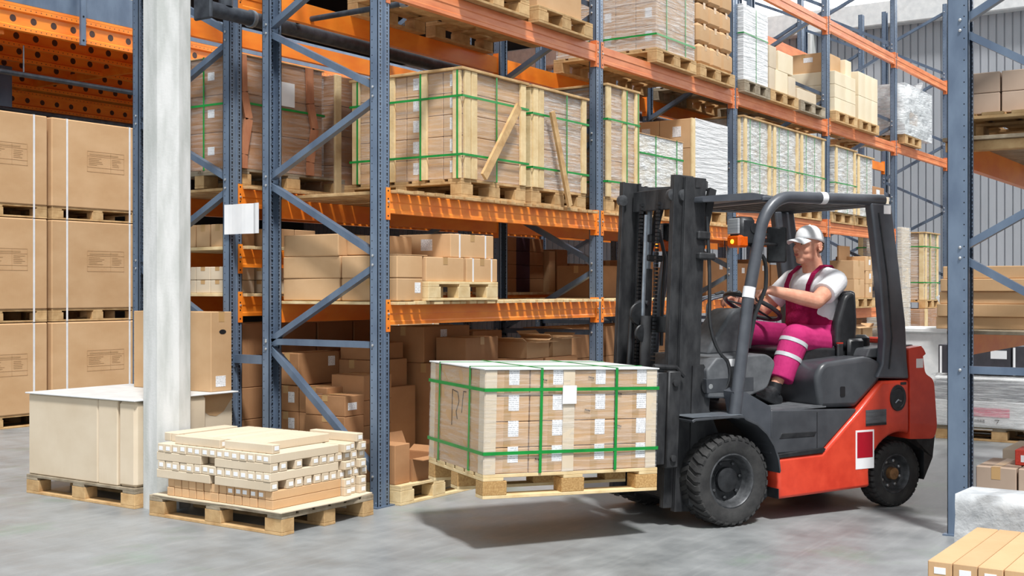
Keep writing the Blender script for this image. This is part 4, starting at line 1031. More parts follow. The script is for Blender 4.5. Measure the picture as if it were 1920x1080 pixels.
for k in range(4):
    for i in range(7):
        o = carton(-1.38+.004*(k % 2)+R.uniform(-.004, .004), yy-(i+1)*.09+.002-.004*(k % 2), P+k*(zt-P)/4+.001, .76, .087, (zt-P)/4-.002, f'long narrow carton at the bottom right corner, {["bottom","second","third","top"][k]} layer, {ORD[i]} from left',
               'long cartons in the bottom right corner', mat='card', tape=None, bulge=.003, labels=[('-x', .25, .3, .042, .024)])
        for c in o.children: c.data.materials[0] = M['white']
# white wrapped appliances
pallet('long', (5.78, -1.98, 0), 'pallet under the white wrapped goods behind the right-hand post', rotz=-PI/2)
r = thing('wrapped_goods', 'white film-wrapped goods with grey band and pink label behind the right-hand post', 'load', (5.76, -3.25, P))
for k, (z0, z1, mt) in enumerate([(0, .25, 'white_plastic'), (.25, .425, 'print_grey'), (.425, .462, 'white_plastic')]):
    m = MB(); m.box(0, 0, z0, .8, 1.28, z1, .015); m.obj('carton', mt, r)
m = MB(); m.box(-.004, .60, .10, -.001, .98, .18); m.obj('pink_label', 'print_pink', r)
m = MB()
for i in range(6): m.box(-.004, .82+i*.024, .045, -.001, .836+i*.024, .07)
m.box(-.004, .69, .072, -.001, .73, .077); m.bar((-.0025, .692, .075), (-.0025, .715, .035), .005, .002, (1, 0, 0))
m.obj('printed_number', 'ink_dark', r)
wrap_mesh(.8, 1.28, .462, .02, .014, 61).obj('plastic_film', 'wrap_mid', r, smooth=80)
for i in range(2):
    y0 = -3.3+i*.66
    o = carton(5.85, y0, P+.486, .5, .65, .27, ['dark printed carton with red oval picture on the white goods, right one', 'dark printed carton with a white panel on the white goods, next to the post'][i], mat='print_dark', tape=None)
    for (u, v, w_, h, mt, nm) in [(.05, .55, .22, .3, 'white', 'white_panel'), (.40, .08, .10, .1, 'white', 'symbol_panel'), (.55, .08, .10, .1, 'white', 'symbol_panel'), (.95, .0, .03, 1, 'white', 'edge_band')]:
        m = MB(); m.box(-.252, -.325+u*.65, v*.27, -.2505, -.325+u*.65+w_*.65, (v+h*.95)*.27); m.obj(nm, mt, o)
    if i == 0:
        m = MB(); m.lathe([(1, 0), (1, .001)], (0, 0, 0), 'x', 20); m.v = [(-.252+a*1, .10+b*.10, .19+c*.05) for a, b, c in m.v]; m.obj('red_picture', 'print_red', o)
    m = MB()
    for q in range(3): m.box(-.252, .04+.02*q, .03+q*.02, -.2505, .2, .037+q*.02)
    m.obj('printed_text', 'white', o)
# white plastic tub leaning by the goods
m = MB(); xx = 7.2; ya, yb = yat(1766, xx), yat(1708, xx)
m.prism([(0, 0), (.42, .0), (.5, .95), (-.08, .95)], 'x', 0, .6); o = m.obj('plastic_tub', 'white_plastic', loc=(xx, ya-.05, 0)); tag(o, 'off-white plastic tub standing behind the forklift counterweight', 'tub')
m = MB(); m.box(-.04, -.12, .95, .64, .56, 1.0, .01); m.obj('rim', 'white_plastic', o)
m = MB(); m.bar((.1, .06, 1.34), (.1, -.14, 1.02), .5, .035, (0, 0, 1)); m.obj('lid', 'white_plastic', o)

# ------------------------------------------------------------------ the load on the forks
LR = math.radians(-30.9); LP = (-.769, -1.363, .297)
lp_ = pallet('load', LP, 'pale pallet with chipboard blocks raised on the forks'); lp_.rotation_euler = (0, math.radians(1.4), LR)
RM = Euler((0, math.radians(1.4), LR)).to_matrix()
LO = Vector(LP)+RM @ Vector((.004, .004, .131))
L = load('forklift_load', 'block of sixteen labelled cartons in clear film and green straps on the forklift', 'load', LO, 1.06, .79, .555, 4, 1, 4, card='card', labels={'-y': (.52, .42, .062, .085), 'tapey': True}, vx=(.31, .75), vy=(.24, .80), hz=(.2, .81), wrap='wrap', top='white_plastic', seed=77, sw=.016)
L.rotation_euler = (0, math.radians(1.4), LR)
for (side, a0, a1) in (('-y', 0, .065), ('-y', .465, .535), ('-y', .995, 1.06), ('-x', 0, .07), ('-x', .72, .79)):
    m = MB()
    if side == '-y': m.box(a0, -.004, 0, a1, .0, .553)
    else: m.box(-.004, a0, 0, 0, a1, .553)
    m.obj('corner_board', 'card_pale', L)
m = MB(); m.box(-.003, .07, .0, -.0005, .72, .55); m.obj('side_sheet', 'card', L)
m = MB(); m.box(.455, -.016, .37, .54, -.014, .47); m.obj('paper_note', 'white', L)
m = MB()
for a in ((.50, .42, .50, .22), (.50, .42, .42, .41), (.42, .41, .40, .36), (.40, .36, .44, .30), (.44, .30, .42, .26), (.34, .42, .36, .30), (.34, .42, .30, .42)):
    m.bar((-.0045, a[0]-.05, a[1]), (-.0045, a[2]-.05, a[3]), .004, .002, (1, 0, 0))
m.obj('pen_marks', 'ink_dark', L)
m = MB()
for (x, z) in ((.33, .50), (.62, .51), (.60, .33), (.80, .42), (.80, .24), (.30, .07)):
    for q in range(4): m.box(x+q*.009, -.0055, z-.002*q, x+q*.009+.005, -.0035, z+.009-.002*q)
m.obj('scribbles', 'ink_dark', L)
# ------------------------------------------------------------------ the forklift (x forward, y to its left side, z up)
FLA = math.atan2(.473, -.881)
fk = thing('forklift', 'red and charcoal forklift truck carrying a strapped load, driver seated under the overhead guard', 'forklift', (.931, -1.706, 0), FLA)
def part(name, mb, mat, parent=None, smooth=None): return mb.obj(name, mat, parent or fk, smooth=smooth)
def rounded(poly, r, n=4):
    out = []
    N = len(poly)
    for i in range(N):
        p0, p, p1 = Vector(poly[i-1]), Vector(poly[i]), Vector(poly[(i+1) % N])
        rr = r[i] if isinstance(r, (list, tuple)) else r
        if rr <= 0: out.append(tuple(p)); continue
        a = (p0-p); b = (p1-p); rr = min(rr, a.length*.45, b.length*.45)
        A = p+a.normalized()*rr; B = p+b.normalized()*rr
        for k in range(n+1):
            t = k/n; out.append(tuple(A*(1-t)**2+p*2*t*(1-t)+B*t*t))
    return out
def slab(name, poly, y0, y1, mat, bev=.015, parent=None, smooth=35):
    """profile in x,z extruded over y with softened side edges"""
    m = MB(); m.prism(poly, 'y', y0, y1); o = part(name, m, mat, parent, smooth)
    if bev:
        b = o.modifiers.new('soft', 'BEVEL'); b.width = bev; b.segments = 3; b.limit_method = 'ANGLE'; b.angle_limit = math.radians(50)
        b.use_clamp_overlap = True
    return o
# red chassis side with wheel arch
arch = [(-1.355+.275*math.cos(t), .215+.275*math.sin(t)) for t in [math.radians(a) for a in range(178, -1, -10)]]
body = [(-.345, .135), (-.345, .385), (-.69, .395), (-1.0, .65), (-1.195, .825), (-1.43, .825), (-1.43, .47)]
body += [(x, z) for x, z in arch if x > -1.425 and z > .2]
body += [(-1.09, .155)]
slab('chassis_panel', body, -.50, .50, 'red', .02)
m = MB(); m.box(-.34, -.42, .12, .25, .42, .40, .02); part('axle_frame', m, 'black')
slab('step_plate', [(-.335, .386), (-.69, .396), (-.72, .42), (-.70, .43), (-.335, .41)], -.49, .505, 'black', .004)
slab('lower_body', [(-.30, .41), (-.30, .68), (-.99, .655), (-.985, .64), (-.70, .41)], -.485, .485, 'hood', .02)
slab('step_recess', [(-.36, .50), (-.38, .535), (-.66, .53), (-.64, .50)], -.488, .488, 'black', .004)
slab('panel_joint', [(-.66, .42), (-.66, .65), (-.664, .65), (-.664, .42)], -.4865, .4865, 'dark', 0)
slab('engine_cover', rounded([(-.70, .67), (-.665, .87), (-.72, .955), (-1.12, .985), (-1.235, .93), (-1.21, .83), (-.995, .665)], [.03, .05, .06, .08, .06, .05, .02]), -.475, .475, 'hood', .045, smooth=60)
slab('cover_recess', rounded([(-.86, .735), (-.86, .80), (-.90, .80), (-.90, .735)], .01), .474, .478, 'dark', 0)
slab('floor_board', [(-.06, .66), (-.06, .672), (-.75, .69), (-.75, .675)], -.47, .47, 'dash', 0)
slab('rear_deck', rounded([(-1.13, .97), (-1.16, 1.03), (-1.55, 1.05), (-1.58, .97)], .02), -.42, .42, 'dash', .01)
m = MB(); m.box(-.345, -.5, .14, -.34, .502, .2); part('dark_strip', m, 'black')  # thin black strip low on the chassis front
# counterweight
cwp = rounded([(-1.435, .44), (-1.435, .826), (-1.425, 1.03), (-1.56, 1.045), (-1.60, .99), (-1.62, .86), (-1.70, .82), (-1.73, .5), (-1.70, .43)], [0, 0, .02, .04, .04, .03, .05, .05, .03])
def plan_taper(o, x0, k):
    for v in o.data.vertices:
        if v.co.x < x0: v.co.y *= 1-k*(x0-v.co.x)
m = MB()
n = len(cwp); YS = [-.5, -.47, -.3, 0, .3, .47, .5]
for yv in YS:
    for (x, z) in cwp:
        t = (abs(yv)/.5)**3; xr = x+(.05 if x < -1.6 else .02 if x < -1.55 else 0)*t
        m.v.append((xr if x < -1.5 else x, yv, z))
for a in range(len(YS)-1):
    for i in range(n): m.f.append((a*n+i, a*n+(i+1) % n, (a+1)*n+(i+1) % n, (a+1)*n+i)); m.m.append(0)
m.f.append(tuple(range(n))[::-1]); m.f.append(tuple((len(YS)-1)*n+i for i in range(n))); m.m += [0, 0]
o = part('counterweight', m, 'red', smooth=35); b = o.modifiers.new('soft', 'BEVEL'); b.width = .02; b.segments = 3; b.angle_limit = math.radians(50)
m = MB(); m.box(-1.55, .4995, .90, -1.49, .502, .96, 0); m.obj('white_sticker', 'white', o)
m = MB(); m.prism([(-1.43, .44), (-1.70, .44), (-1.68, .30), (-1.60, .16), (-1.60, .35), (-1.5, .45)], 'y', -.46, .46); part('rear_skirt', m, 'black')
m = MB(); m.lathe([(.075, 0), (.072, .012), (.058, .014), (.054, .010), (.001, .009)], (0, 0, 0), 'y', 28); m.v = [(-1.325+a*.92, .4975+b, .712+c*1.15) for a, b, c in m.v]
o = part('filler_recess', m, 'black', smooth=40)
m = MB(); m.tube([(-1.35, .505, .69), (-1.32, .512, .70), (-1.30, .505, .68)], .006, 8); m.obj('filler_cap', 'steel', o)
m = MB(); m.box(-1.225, .5, .545, -1.05, .503, .645); o = part('data_plate', m, 'plate'); m = MB(); m.box(-1.225, .503, .545, -1.05, .504, .56); m.obj('plate_edge', 'black', o)
m = MB(); m.box(-1.12, .5, .275, -.965, .502, .52); o = part('side_label', m, 'white'); m = MB(); m.box(-1.108, .5022, .345, -.977, .503, .508); m.obj('red_field', 'red_deep', o)
m = MB(); m.box(-1.40, .5, .795, -1.35, .502, .812); part('small_badge', m, 'black')
# overhead guard
def tubep(name, pts, r, mat='guard', n=14, parent=None): m = MB(); m.tube(pts, r, n); return part(name, m, mat, parent, 50)
def bez(p, c, q, n=8): p, c, q = Vector(p), Vector(c), Vector(q); return [tuple(p*(1-t)**2+c*2*t*(1-t)+q*t*t) for t in [i/n for i in range(n+1)]]
for s, nm in ((1, 'left'), (-1, 'right')):
    y = .465*s
    A = [(-.035, y, .64), (-.14, y, 1.35), (-.235, y, 1.78)]+bez((-.235, y, 1.78), (-.30, y, 1.975), (-.47, y, 1.978))+[(-1.23, y, 1.985)]
    o = tubep('front_pillar', A, .037)
    if s > 0:
        for (z0, z1) in ((1.36, 1.425),):
            m = MB(); m.tube([(-.14-.012*0, y, z0), (-.153, y, z1)], .0385, 14); m.obj('white_band', 'white', o, smooth=50)
        m = MB(); m.tube([(-.70, y, 1.981), (-.745, y, 1.9815)], .0385, 14); m.obj('white_band', 'white', o, smooth=50)
    sp = [(-1.10, 1.965), (-1.175, 1.49), (-1.215, 1.10), (-1.20, .93), (-1.15, .845), (-1.43, .83), (-1.415, .95), (-1.40, 1.2), (-1.345, 1.55), (-1.275, 1.96)]
    o = slab('rear_pillar', sp, y-.035, y+.035, 'guard', .015)
    if s > 0:
        m = MB(); m.box(-1.265, y+.035, 1.895, -1.205, y+.0365, 1.95); m.obj('white_sticker', 'white', o)
    m = MB(); m.tube([(-1.16, y+s*.036, 1.9), (-1.235, y+s*.036, 1.49), (-1.275, y+s*.036, 1.1), (-1.25, y+s*.036, .9)], .006, 6); m.obj('edge_seam', 'black', o, smooth=50)
m = MB(); m.prism(rounded([(.165, 1.93), (.16, 1.965), (-.20, 2.0), (-.36, 1.985), (-.36, 1.965), (-.2, 1.955)], [.01, .01, .03, 0, 0, 0]), 'y', -.40, .42); part('roof_front_plate', m, 'guard', smooth=30)
for i in range(8):
    m = MB(); x = -.42-.105*i; m.box(x, -.44, 1.955, x-.045, .44, 1.99, .006); part('roof_bar', m, 'black')
m = MB(); m.box(-1.29, -.45, 1.95, -1.22, .45, 2.0, .015); part('roof_rear_rail', m, 'guard')
m = MB(); m.box(-.36, -.44, 1.945, -.28, .44, 1.985, .012); part('roof_front_rail', m, 'guard')
# front fender
for s in (1, -1):
    pts = [(.32, .650), (.30, .660), (.02, .665), (-.06, .66)]+[(.02-.0+(-.36)*math.sin(t)*1.0, .30+.36*math.cos(t)) for t in [math.radians(a) for a in (15, 30, 45, 60, 75, 88)]]
    low = [(x*.975+.0, z-.014) for x, z in pts[::-1]]
    o = slab('front_fender', pts+low, s*.27 if s > 0 else -.53, .53 if s > 0 else -.27, 'hood', .003, smooth=40)
    m = MB(); m.box(-.05, .28*s, .6655, .318, .525*s, .668); m.obj('pale_top', 'steel', o)  # paler steel-toned sheet over the fender top
m = MB(); m.prism([(-.05, .66), (-.02, .80), (-.06, .82), (-.30, .70), (-.30, .44), (-.2, .6)], 'y', .38, .48); part('pillar_bracket', m, 'guard')
# cowl, dash and steering column
slab('front_cowl', rounded([(.09, .76), (.10, .93), (.03, 1.0), (-.36, 1.015), (-.43, .96), (-.36, .80), (-.18, .745)], [.012, .012, .012, .04, .05, .03, .02]), -.30, .38, 'dash', .02)
slab('cowl_band', [(.102, .79), (.106, .875), (-.25, .875), (-.25, .79)], -.30, .3815, 'hood', .002)
m = MB(); m.box(-.13, .3805, .945, -.06, .382, .99); part('white_sticker', m, 'white')
m = MB()
for (x, z) in ((-.13, .92), (-.13, .80)): m.lathe([(.012, 0), (.012, .004), (.006, .006)], (x, .38, z), 'y', 12)
part('cowl_bolt', m, 'black')
slab('steering_column', rounded([(-.10, 1.0), (-.13, 1.07), (-.30, 1.285), (-.41, 1.295), (-.47, 1.20), (-.36, 1.0)], [0, .03, .04, .04, .05, 0]), -.12, .12, 'dash', .02)
m = MB(); m.tube([(-.38, 0, 1.20), (-.547, 0, 1.285)], [.05, .035], 12); part('column_shaft', m, 'black', smooth=50)
WC = Vector((-.547, 0, 1.298)); WU = Vector((.893, 0, .449)); WR = .188
m = MB(); N = 40; k = 10
WN = WU.cross(Vector((0, 1, 0)))
vs = []; fs = []
for i in range(N):
    a = 2*PI*i/N; rad = WU*math.cos(a)+Vector((0, 1, 0))*math.sin(a)
    for j in range(k):
        b = 2*PI*j/k; vs.append(tuple(WC+rad*(WR+.0145*math.cos(b))+WN*.0145*math.sin(b)))
for i in range(N):
    for j in range(k): fs.append((i*k+j, ((i+1) % N)*k+j, ((i+1) % N)*k+(j+1) % k, i*k+(j+1) % k))
m._add(vs, fs); sw = part('steering_wheel', m, 'seat', smooth=60)
m = MB()
for a in (90, 210, 330):
    a = math.radians(a+90); rad = WU*math.cos(a)+Vector((0, 1, 0))*math.sin(a); m.tube([tuple(WC), tuple(WC+rad*WR)], .011, 8, flat=.6)
m.ell(tuple(WC), (.045, .045, .03), 14); m.obj('wheel_spokes', 'seat', sw, smooth=50)
# levers
for i, (dx, dy) in enumerate(((0, 0), (.03, .05), (.06, .10))):
    bx, by = -.345-dx, -.38+dy
    p = [(bx, by, 1.0), (bx+.02, by, 1.05), (bx+.01, by, 1.29)]+bez((bx+.01, by, 1.29), (bx+.005, by, 1.34), (bx-.05, by, 1.35), 5)+[(bx-.20, by, 1.375)]
    o = tubep('control_lever', p, .0085, 'steel', 8)
    m = MB(); m.tube([(bx-.19, by, 1.373), (bx-.25, by, 1.385)], [.014, .019], 10); m.ell((bx-.25, by, 1.385), (.022, .02, .02), 10); m.obj('knob', 'seat', o, smooth=60)
slab('lever_console', rounded([(-.16, .95), (-.18, 1.02), (-.50, 1.03), (-.52, .95)], .02), -.44, -.20, 'black', .01)
# seat
slab('seat_cushion', rounded([(-.62, .975), (-.60, 1.03), (-.68, 1.045), (-1.20, 1.02), (-1.30, 1.05), (-1.32, .98), (-1.20, .95), (-.72, .94)], [.02, .03, .04, .05, .04, .02, .03, .03]), -.25, .25, 'seat', .04, smooth=60)
sb = [(-1.10, .99), (-1.11, 1.10), (-1.12, 1.25), (-1.15, 1.36), (-1.18, 1.405), (-1.23, 1.40), (-1.24, 1.28), (-1.235, 1.12), (-1.22, .99)]
slab('seat_back', rounded(sb, .04), -.23, .23, 'seat', .05, smooth=60)
for s in (1, -1):
    slab('seat_bolster', rounded([(-1.02, 1.04), (-1.03, 1.20), (-1.10, 1.38), (-1.19, 1.40), (-1.21, 1.2), (-1.19, 1.0)], .04), s*.20 if s > 0 else -.27, .27 if s > 0 else -.20, 'seat', .03, smooth=60)
m = MB(); m.box(-1.10, .262, .93, -1.24, .30, 1.09, .03); o = part('buckle_housing', m, 'seat', smooth=40)
m = MB(); m.box(-1.02, .26, .96, -1.07, .285, 1.06, .008); o = part('seat_belt_buckle', m, 'seat'); m = MB(); m.box(-1.025, .262, 1.058, -1.065, .283, 1.066); m.obj('red_button', 'print_red', o)
m = MB(); m.lathe([(.055, 0), (.055, .10), (.03, .12)], (-1.30, .2, .99), 'z', 16); part('air_cap', m, 'black', smooth=40)
# wheels
def wheel(x, yc, R_, w_, side, front):
    m = MB(); h = w_/2
    prof = [(R_*.58, -h*.80), (R_*.66, -h*.95), (R_*.86, -h), (R_*.94, -h*.93), (R_*.965, -h*.75), (R_*.965, h*.75), (R_*.94, h*.93), (R_*.86, h), (R_*.66, h*.95), (R_*.58, h*.80), (R_*.56, 0)]
    m.lathe(prof, (x, yc, R_), 'y', 56, closed=True)
    nl = 30 if front else 34
    for i in range(nl):
        for sd in (1, -1):
            a = 2*PI*(i+(.5 if sd > 0 else 0))/nl; da = 2*PI/nl*(.30 if front else .36)
            sk = (.12 if front else .03)
            vs = []
            r0, r1 = R_*.90, R_*1.0
            for (yy, rr0, rr1, sh) in ((sd*h*1.015, r0, R_*.945, 0), (sd*h*.80, R_*.93, r1, 0), (0.0 if front else sd*h*.15, R_*.95, r1, sk)):
                for (rr, aa) in ((rr0, a-da+sh), (rr0, a+da+sh), (rr1, a+da*.85+sh), (rr1, a-da*.85+sh)):
                    vs.append((x+rr*math.cos(aa), yc+yy, R_+rr*math.sin(aa)))
            fs = [(0, 1, 2, 3), (11, 10, 9, 8)]
            for q in (0, 4):
                for e in range(4): fs.append((q+e, q+(e+1) % 4, q+4+(e+1) % 4, q+4+e))
            m._add(vs, fs)
    t = part('tyre', m, 'rubber', smooth=35)
    m = MB(); s = side
    rp = [(R_*.60, s*h*.55), (R_*.615, s*h*.84), (R_*.575, s*h*.88), (R_*.545, s*h*.80), (R_*.52, s*h*.35), (R_*.46, s*h*.12), (R_*.30, s*h*.10), (R_*.27, s*h*.20), (R_*.12, s*h*.22)]
    m.lathe(rp, (x, yc, R_), 'y', 40, cap0=False); r_ = part('wheel_rim', m, 'rim', smooth=40)
    m = MB(); m.lathe([(R_*.28, s*h*.15), (R_*.27, s*h*.42), (R_*.20, s*h*.5), (.001, s*h*.5)], (x, yc, R_), 'y', 24) if front else m.lathe([(R_*.19, s*h*.15), (R_*.18, s*h*.72), (R_*.14, s*h*.8), (.001, s*h*.8)], (x, yc, R_), 'y', 24)
    m.obj('hub', 'black' if front else 'hub', r_, smooth=40)
    m = MB()
    for i in range(7 if front else 8):
        a = 2*PI*i/(7 if front else 8)+.3; m.lathe([(.011, s*h*.1), (.011, s*h*.26), (.006, s*h*.30)], (x+R_*.39*math.cos(a), yc, R_+R_*.39*math.sin(a)), 'y', 6)
    m.obj('wheel_nuts', 'bolt' if not front else 'rim', r_)
for s in (1, -1):
    wheel(0.0, s*.405, .272, .20, s, True); wheel(-1.358, s*.39, .213, .14, s, False)
m = MB(); m.tube([(0, -.32, .27), (0, .32, .27)], .07, 14); part('drive_axle', m, 'black', smooth=50)
# mast, leaning slightly back
TILT = Matrix.Translation((.355, 0, .1)) @ Matrix.Rotation(math.radians(-2.4), 4, 'Y') @ Matrix.Translation((-.3, 0, -.1))
def mpart(name, fn, mat, parent=None, smooth=None):
    m = MB(); m.T = TILT; fn(m); return part(name, m, mat, parent, smooth)
def chan(m, y, s, x0, x1, wd, z0, z1, t=.016):
    """C channel, web outwards at y (s = +1 left), flanges inwards"""
    m.box(x0, y, z0, x1, y-s*t, z1, .002); m.box(x0, y-s*t, z0, x0+t, y-s*wd, z1, .002); m.box(x1-t, y-s*t, z0, x1, y-s*wd, z1, .002)
for s in (1, -1):
    o = mpart('outer_rail', lambda m: chan(m, .335*s, s, .10, .25, .045, .09, 2.09), 'mast')
    o2 = mpart('inner_rail', lambda m: chan(m, .302*s, s, .17, .31, .042, .11, 2.10), 'mast')
    for yy, xx in ((.305, .265), (.272, .325)):
        mpart('guide_roller', lambda m: m.lathe([(.035, -.014), (.035, .014), (.015, .018)], (xx-.02, yy*s, 1.98), 'y', 18), 'rim', o2, 40)
    mpart('lift_cylinder', lambda m: m.tube([(.14, .20*s, .16), (.14, .20*s, 1.55)], .032, 14), 'mast', None, 50)
    mpart('cylinder_rod', lambda m: m.tube([(.14, .20*s, 1.5), (.14, .20*s, 2.04)], .018, 12), 'steel', None, 50)
    mpart('cylinder_clamp', lambda m: (m.box(.07, .15*s, 1.72, .16, .36*s, 1.77, .008), m.box(.04, .17*s, 1.60, .16, .38*s, 1.64, .008)), 'mast')
    mpart('mast_bracket', lambda m: m.prism([(.16, .30), (.16, .96), (.08, .97), (.02, .88), (.03, .70), (-.05, .55), (-.02, .40), (.06, .32)], 'y', .30*s, .345*s), 'mast')
    mpart('tilt_cylinder', lambda m: (m.tube([(.06, .33*s, .86), (-.30, .33*s, .72)], .034, 14), m.lathe([(.05, -.03), (.05, .03)], (.05, .33*s, .84), 'y', 18)), 'black', None, 50)
    mpart('tilt_pin', lambda m: m.lathe([(.026, 0), (.026, .02), (.012, .022)] if s > 0 else [(.026, 0), (.026, -.02), (.012, -.022)], (.05, .36*s, .84), 'y', 16), 'bolt', None, 40)
mpart('top_crossbar', lambda m: m.box(.20, -.27, 1.91, .225, .27, 2.04, .004), 'mast')
def arcplate(m):
    pts = [(.18, .34)]; pts += [(.16-.20*math.sin(t), .34*math.cos(t)) for t in [math.radians(a) for a in range(0, 181, 12)]]; pts += [(.18, -.34)]
    inner = [(.165-.13*math.sin(t), .27*math.cos(t)) for t in [math.radians(a) for a in range(180, -1, -12)]]
    m.prism(pts+inner, 'z', 2.03, 2.08)
mpart('top_arc_plate', arcplate, 'mast', None, 30)
for s in (1, -1):
    mpart('diagonal_stay', lambda m: m.bar((-.0, .26*s, 2.04), (.10, .28*s, 1.62), .05, .03, (0, 1, 0)), 'mast')
mpart('mid_crossbar', lambda m: m.box(.18, -.27, 1.15, .20, .27, 1.25, .004), 'mast')
mpart('low_crossbar', lambda m: m.box(.18, -.27, .15, .20, .27, .30, .004), 'mast')
def chainfn(y):
    def f(m):
        for i in range(56): m.box(.225, y-.011, .62+i*.024, .243, y+.011, .62+i*.024+.017)
    return f
for y in (-.155, .03): mpart('lift_chain', chainfn(y), 'black')
mpart('centre_cylinder', lambda m: m.tube([(.26, -.02, .3), (.26, -.02, 1.25)], .035, 14), 'mast', None, 50)
mpart('centre_rod', lambda m: m.tube([(.26, -.06, 1.2), (.26, -.06, 1.88)], .013, 10), 'steel', None, 50)
o = mpart('chain_sheave', lambda m: m.lathe([(.07, -.015), (.07, -.008), (.058, 0), (.07, .008), (.07, .015), (.02, .02)], (.27, -.08, 1.26), 'y', 24), 'black', None, 40)
mpart('hose_sheave', lambda m: m.lathe([(.055, -.015), (.055, -.008), (.045, 0), (.055, .008), (.055, .015), (.02, .02)], (.28, -.02, 1.14), 'y', 24), 'black', o, 40)
m = MB(); m.T = TILT; m.tube(bez((.30, -.14, .5), (.30, -.14, 1.0), (.29, -.14, 1.22), 4)+bez((.29, -.14, 1.24), (.28, -.13, 1.36), (.23, -.05, 1.33), 6), .016, 8); part('mast_hose', m, 'seat', smooth=60)
m = MB(); m.tube([(.07, .34, 1.85), (.06, .35, 1.5), (.06, .35, 1.25)]+bez((.06, .35, 1.25), (.05, .36, 1.05), (-.05, .38, .98), 6)+bez((-.05, .38, .98), (-.10, .40, .85), (.0, .36, .76), 6), .011, 8); part('side_hose', m, 'seat', smooth=60)
m = MB(); m.tube([(.15, -.05, 1.78), (.0, -.2, 1.62), (-.02, -.26, 1.35), (.03, -.2, 1.05)], .012, 8); part('rear_hose', m, 'seat', smooth=60)
mpart('white_sticker', lambda m: m.box(.2255, .18, 1.955, .2265, .235, 2.02), 'white')
# carriage and forks
def carr(m):
    for z in (.42, .80): m.box(.40, -.36, z, .45, .36, z+.09, .006)
    for y in (-.34, -.12, .10, .31): m.box(.42, y, .50, .45, y+.035, .83, .003)
    for y in (-.36, .33): m.box(.36, y, .40, .46, y+.03, .90, .004)
mpart('fork_carriage', carr, 'black')
def side_arm(m):
    m.box(.28, .345, .36, .37, .40, .93, .008); m.box(.37, .36, .38, .44, .385, .92, .004)
    m.tube([(.46, .37, .955), (.30, .37, .95), (.24, .37, .90)], .015, 8)
    for z in (.42, .86): m.lathe([(.02, 0), (.02, .016), (.01, .018)], (.325, .40, z), 'y', 12)
mpart('side_shift_arm', side_arm, 'mast', None, 40)
for y in (-.20, .20):
    mpart('fork', lambda m: m.prism([(.45, .85), (.48, .85), (.485, .385), (1.50, .35), (1.50, .338), (.47, .335), (.45, .36)], 'y', y-.05, y+.05), 'black')
# lamps and mirror
for s in (1, -1):
    y = .40*s
    m = MB(); m.box(-.09, y-.065, 1.67, -.21, y+.06, 1.85, .022); o = part('work_lamp', m, 'black', smooth=40)
    m = MB(); m.box(-.076, y-.057, 1.745, -.092, y+.052, 1.84, .005); m.obj('lamp_glass', 'glass', o)
    m = MB(); m.box(-.072, y-.060, 1.664, -.15, y+.063, 1.738, .012); m.obj('indicator_lens', 'orange_lamp', o)
    m = MB(); m.ell((-.071, y, 1.70), (.008, .016, .014), 10); m.obj('bulb', 'bulb', o, smooth=60)
    m = MB(); m.bar((-.18, y+.03*s, 1.78), (-.27, y+.05*s, 1.72), .03, .07, (0, 0, 1)); m.lathe([(.03, -.01), (.03, .01)], (-.19, y+.055*s, 1.78), 'y', 16); m.obj('lamp_bracket', 'black', o)
m = MB(); m.T = Matrix.Translation((-.49, .31, 1.69)) @ Matrix.Rotation(math.radians(42), 4, 'Z'); m.box(-.012, -.062, -.112, .012, .062, .112, .012)
o = part('mirror', m, 'black', smooth=40); m = MB(); m.tube([(-.475, .325, 1.69), (-.33, .42, 1.69), (-.21, .45, 1.68)], .008, 8); m.obj('mirror_stalk', 'black', o)
m = MB(); m.T = Matrix.Translation((-.49, .31, 1.69)) @ Matrix.Rotation(math.radians(42), 4, 'Z'); m.box(-.014, -.05, -.098, -.012, .05, .098); m.obj('mirror_glass', 'glass', o)
m = MB(); m.tube(bez((-.30, .40, 1.62), (-.36, .38, 1.58), (-.36, .36, 1.42), 6)+[(-.30, .33, 1.25), (-.26, .32, 1.05)], .014, 8, flat=.7); part('grab_handle', m, 'seat', smooth=50)
m = MB(); m.box(-1.44, .10, 1.05, -1.50, .22, 1.09, .01); part('work_glove', m, 'print_red')

# ------------------------------------------------------------------ the driver (built in the truck's own frame)
dr = thing('person', 'driver in white cap, white t-shirt and magenta dungarees, seated, hand on the steering wheel', 'person', (.931, -1.706, 0), FLA)
def capsule(m, a, b, ra, rb, n=14, fy=1.0):
    m.tube([a, b], [ra, rb], n); m.ell(a, (ra, ra, ra), n); m.ell(b, (rb, rb, rb), n)
def blob(name, mb, mat, parent, voxel=.006, smooth=6, fac=.5):
    me = bpy.data.meshes.new(name); me.from_pydata(mb.v, [], mb.f)
    import bmesh
    b = bmesh.new(); b.from_mesh(me); bmesh.ops.recalc_face_normals(b, faces=b.faces); b.to_mesh(me); b.free()
    o = bpy.data.objects.new(name, me); COL.objects.link(o)
    rm = o.modifiers.new('r', 'REMESH'); rm.mode = 'VOXEL'; rm.voxel_size = voxel; rm.use_smooth_shade = True
    sm = o.modifiers.new('s', 'SMOOTH'); sm.factor = fac; sm.iterations = smooth
    dg = bpy.context.evaluated_depsgraph_get(); dg.update()
    nm = bpy.data.meshes.new_from_object(o.evaluated_get(dg)); o.modifiers.clear(); o.data = nm
    nm.materials.clear(); nm.materials.append(M[mat]); nm.polygons.foreach_set('use_smooth', [True]*len(nm.polygons))
    o.parent = parent; o.name = name; nm.name = name
    return o
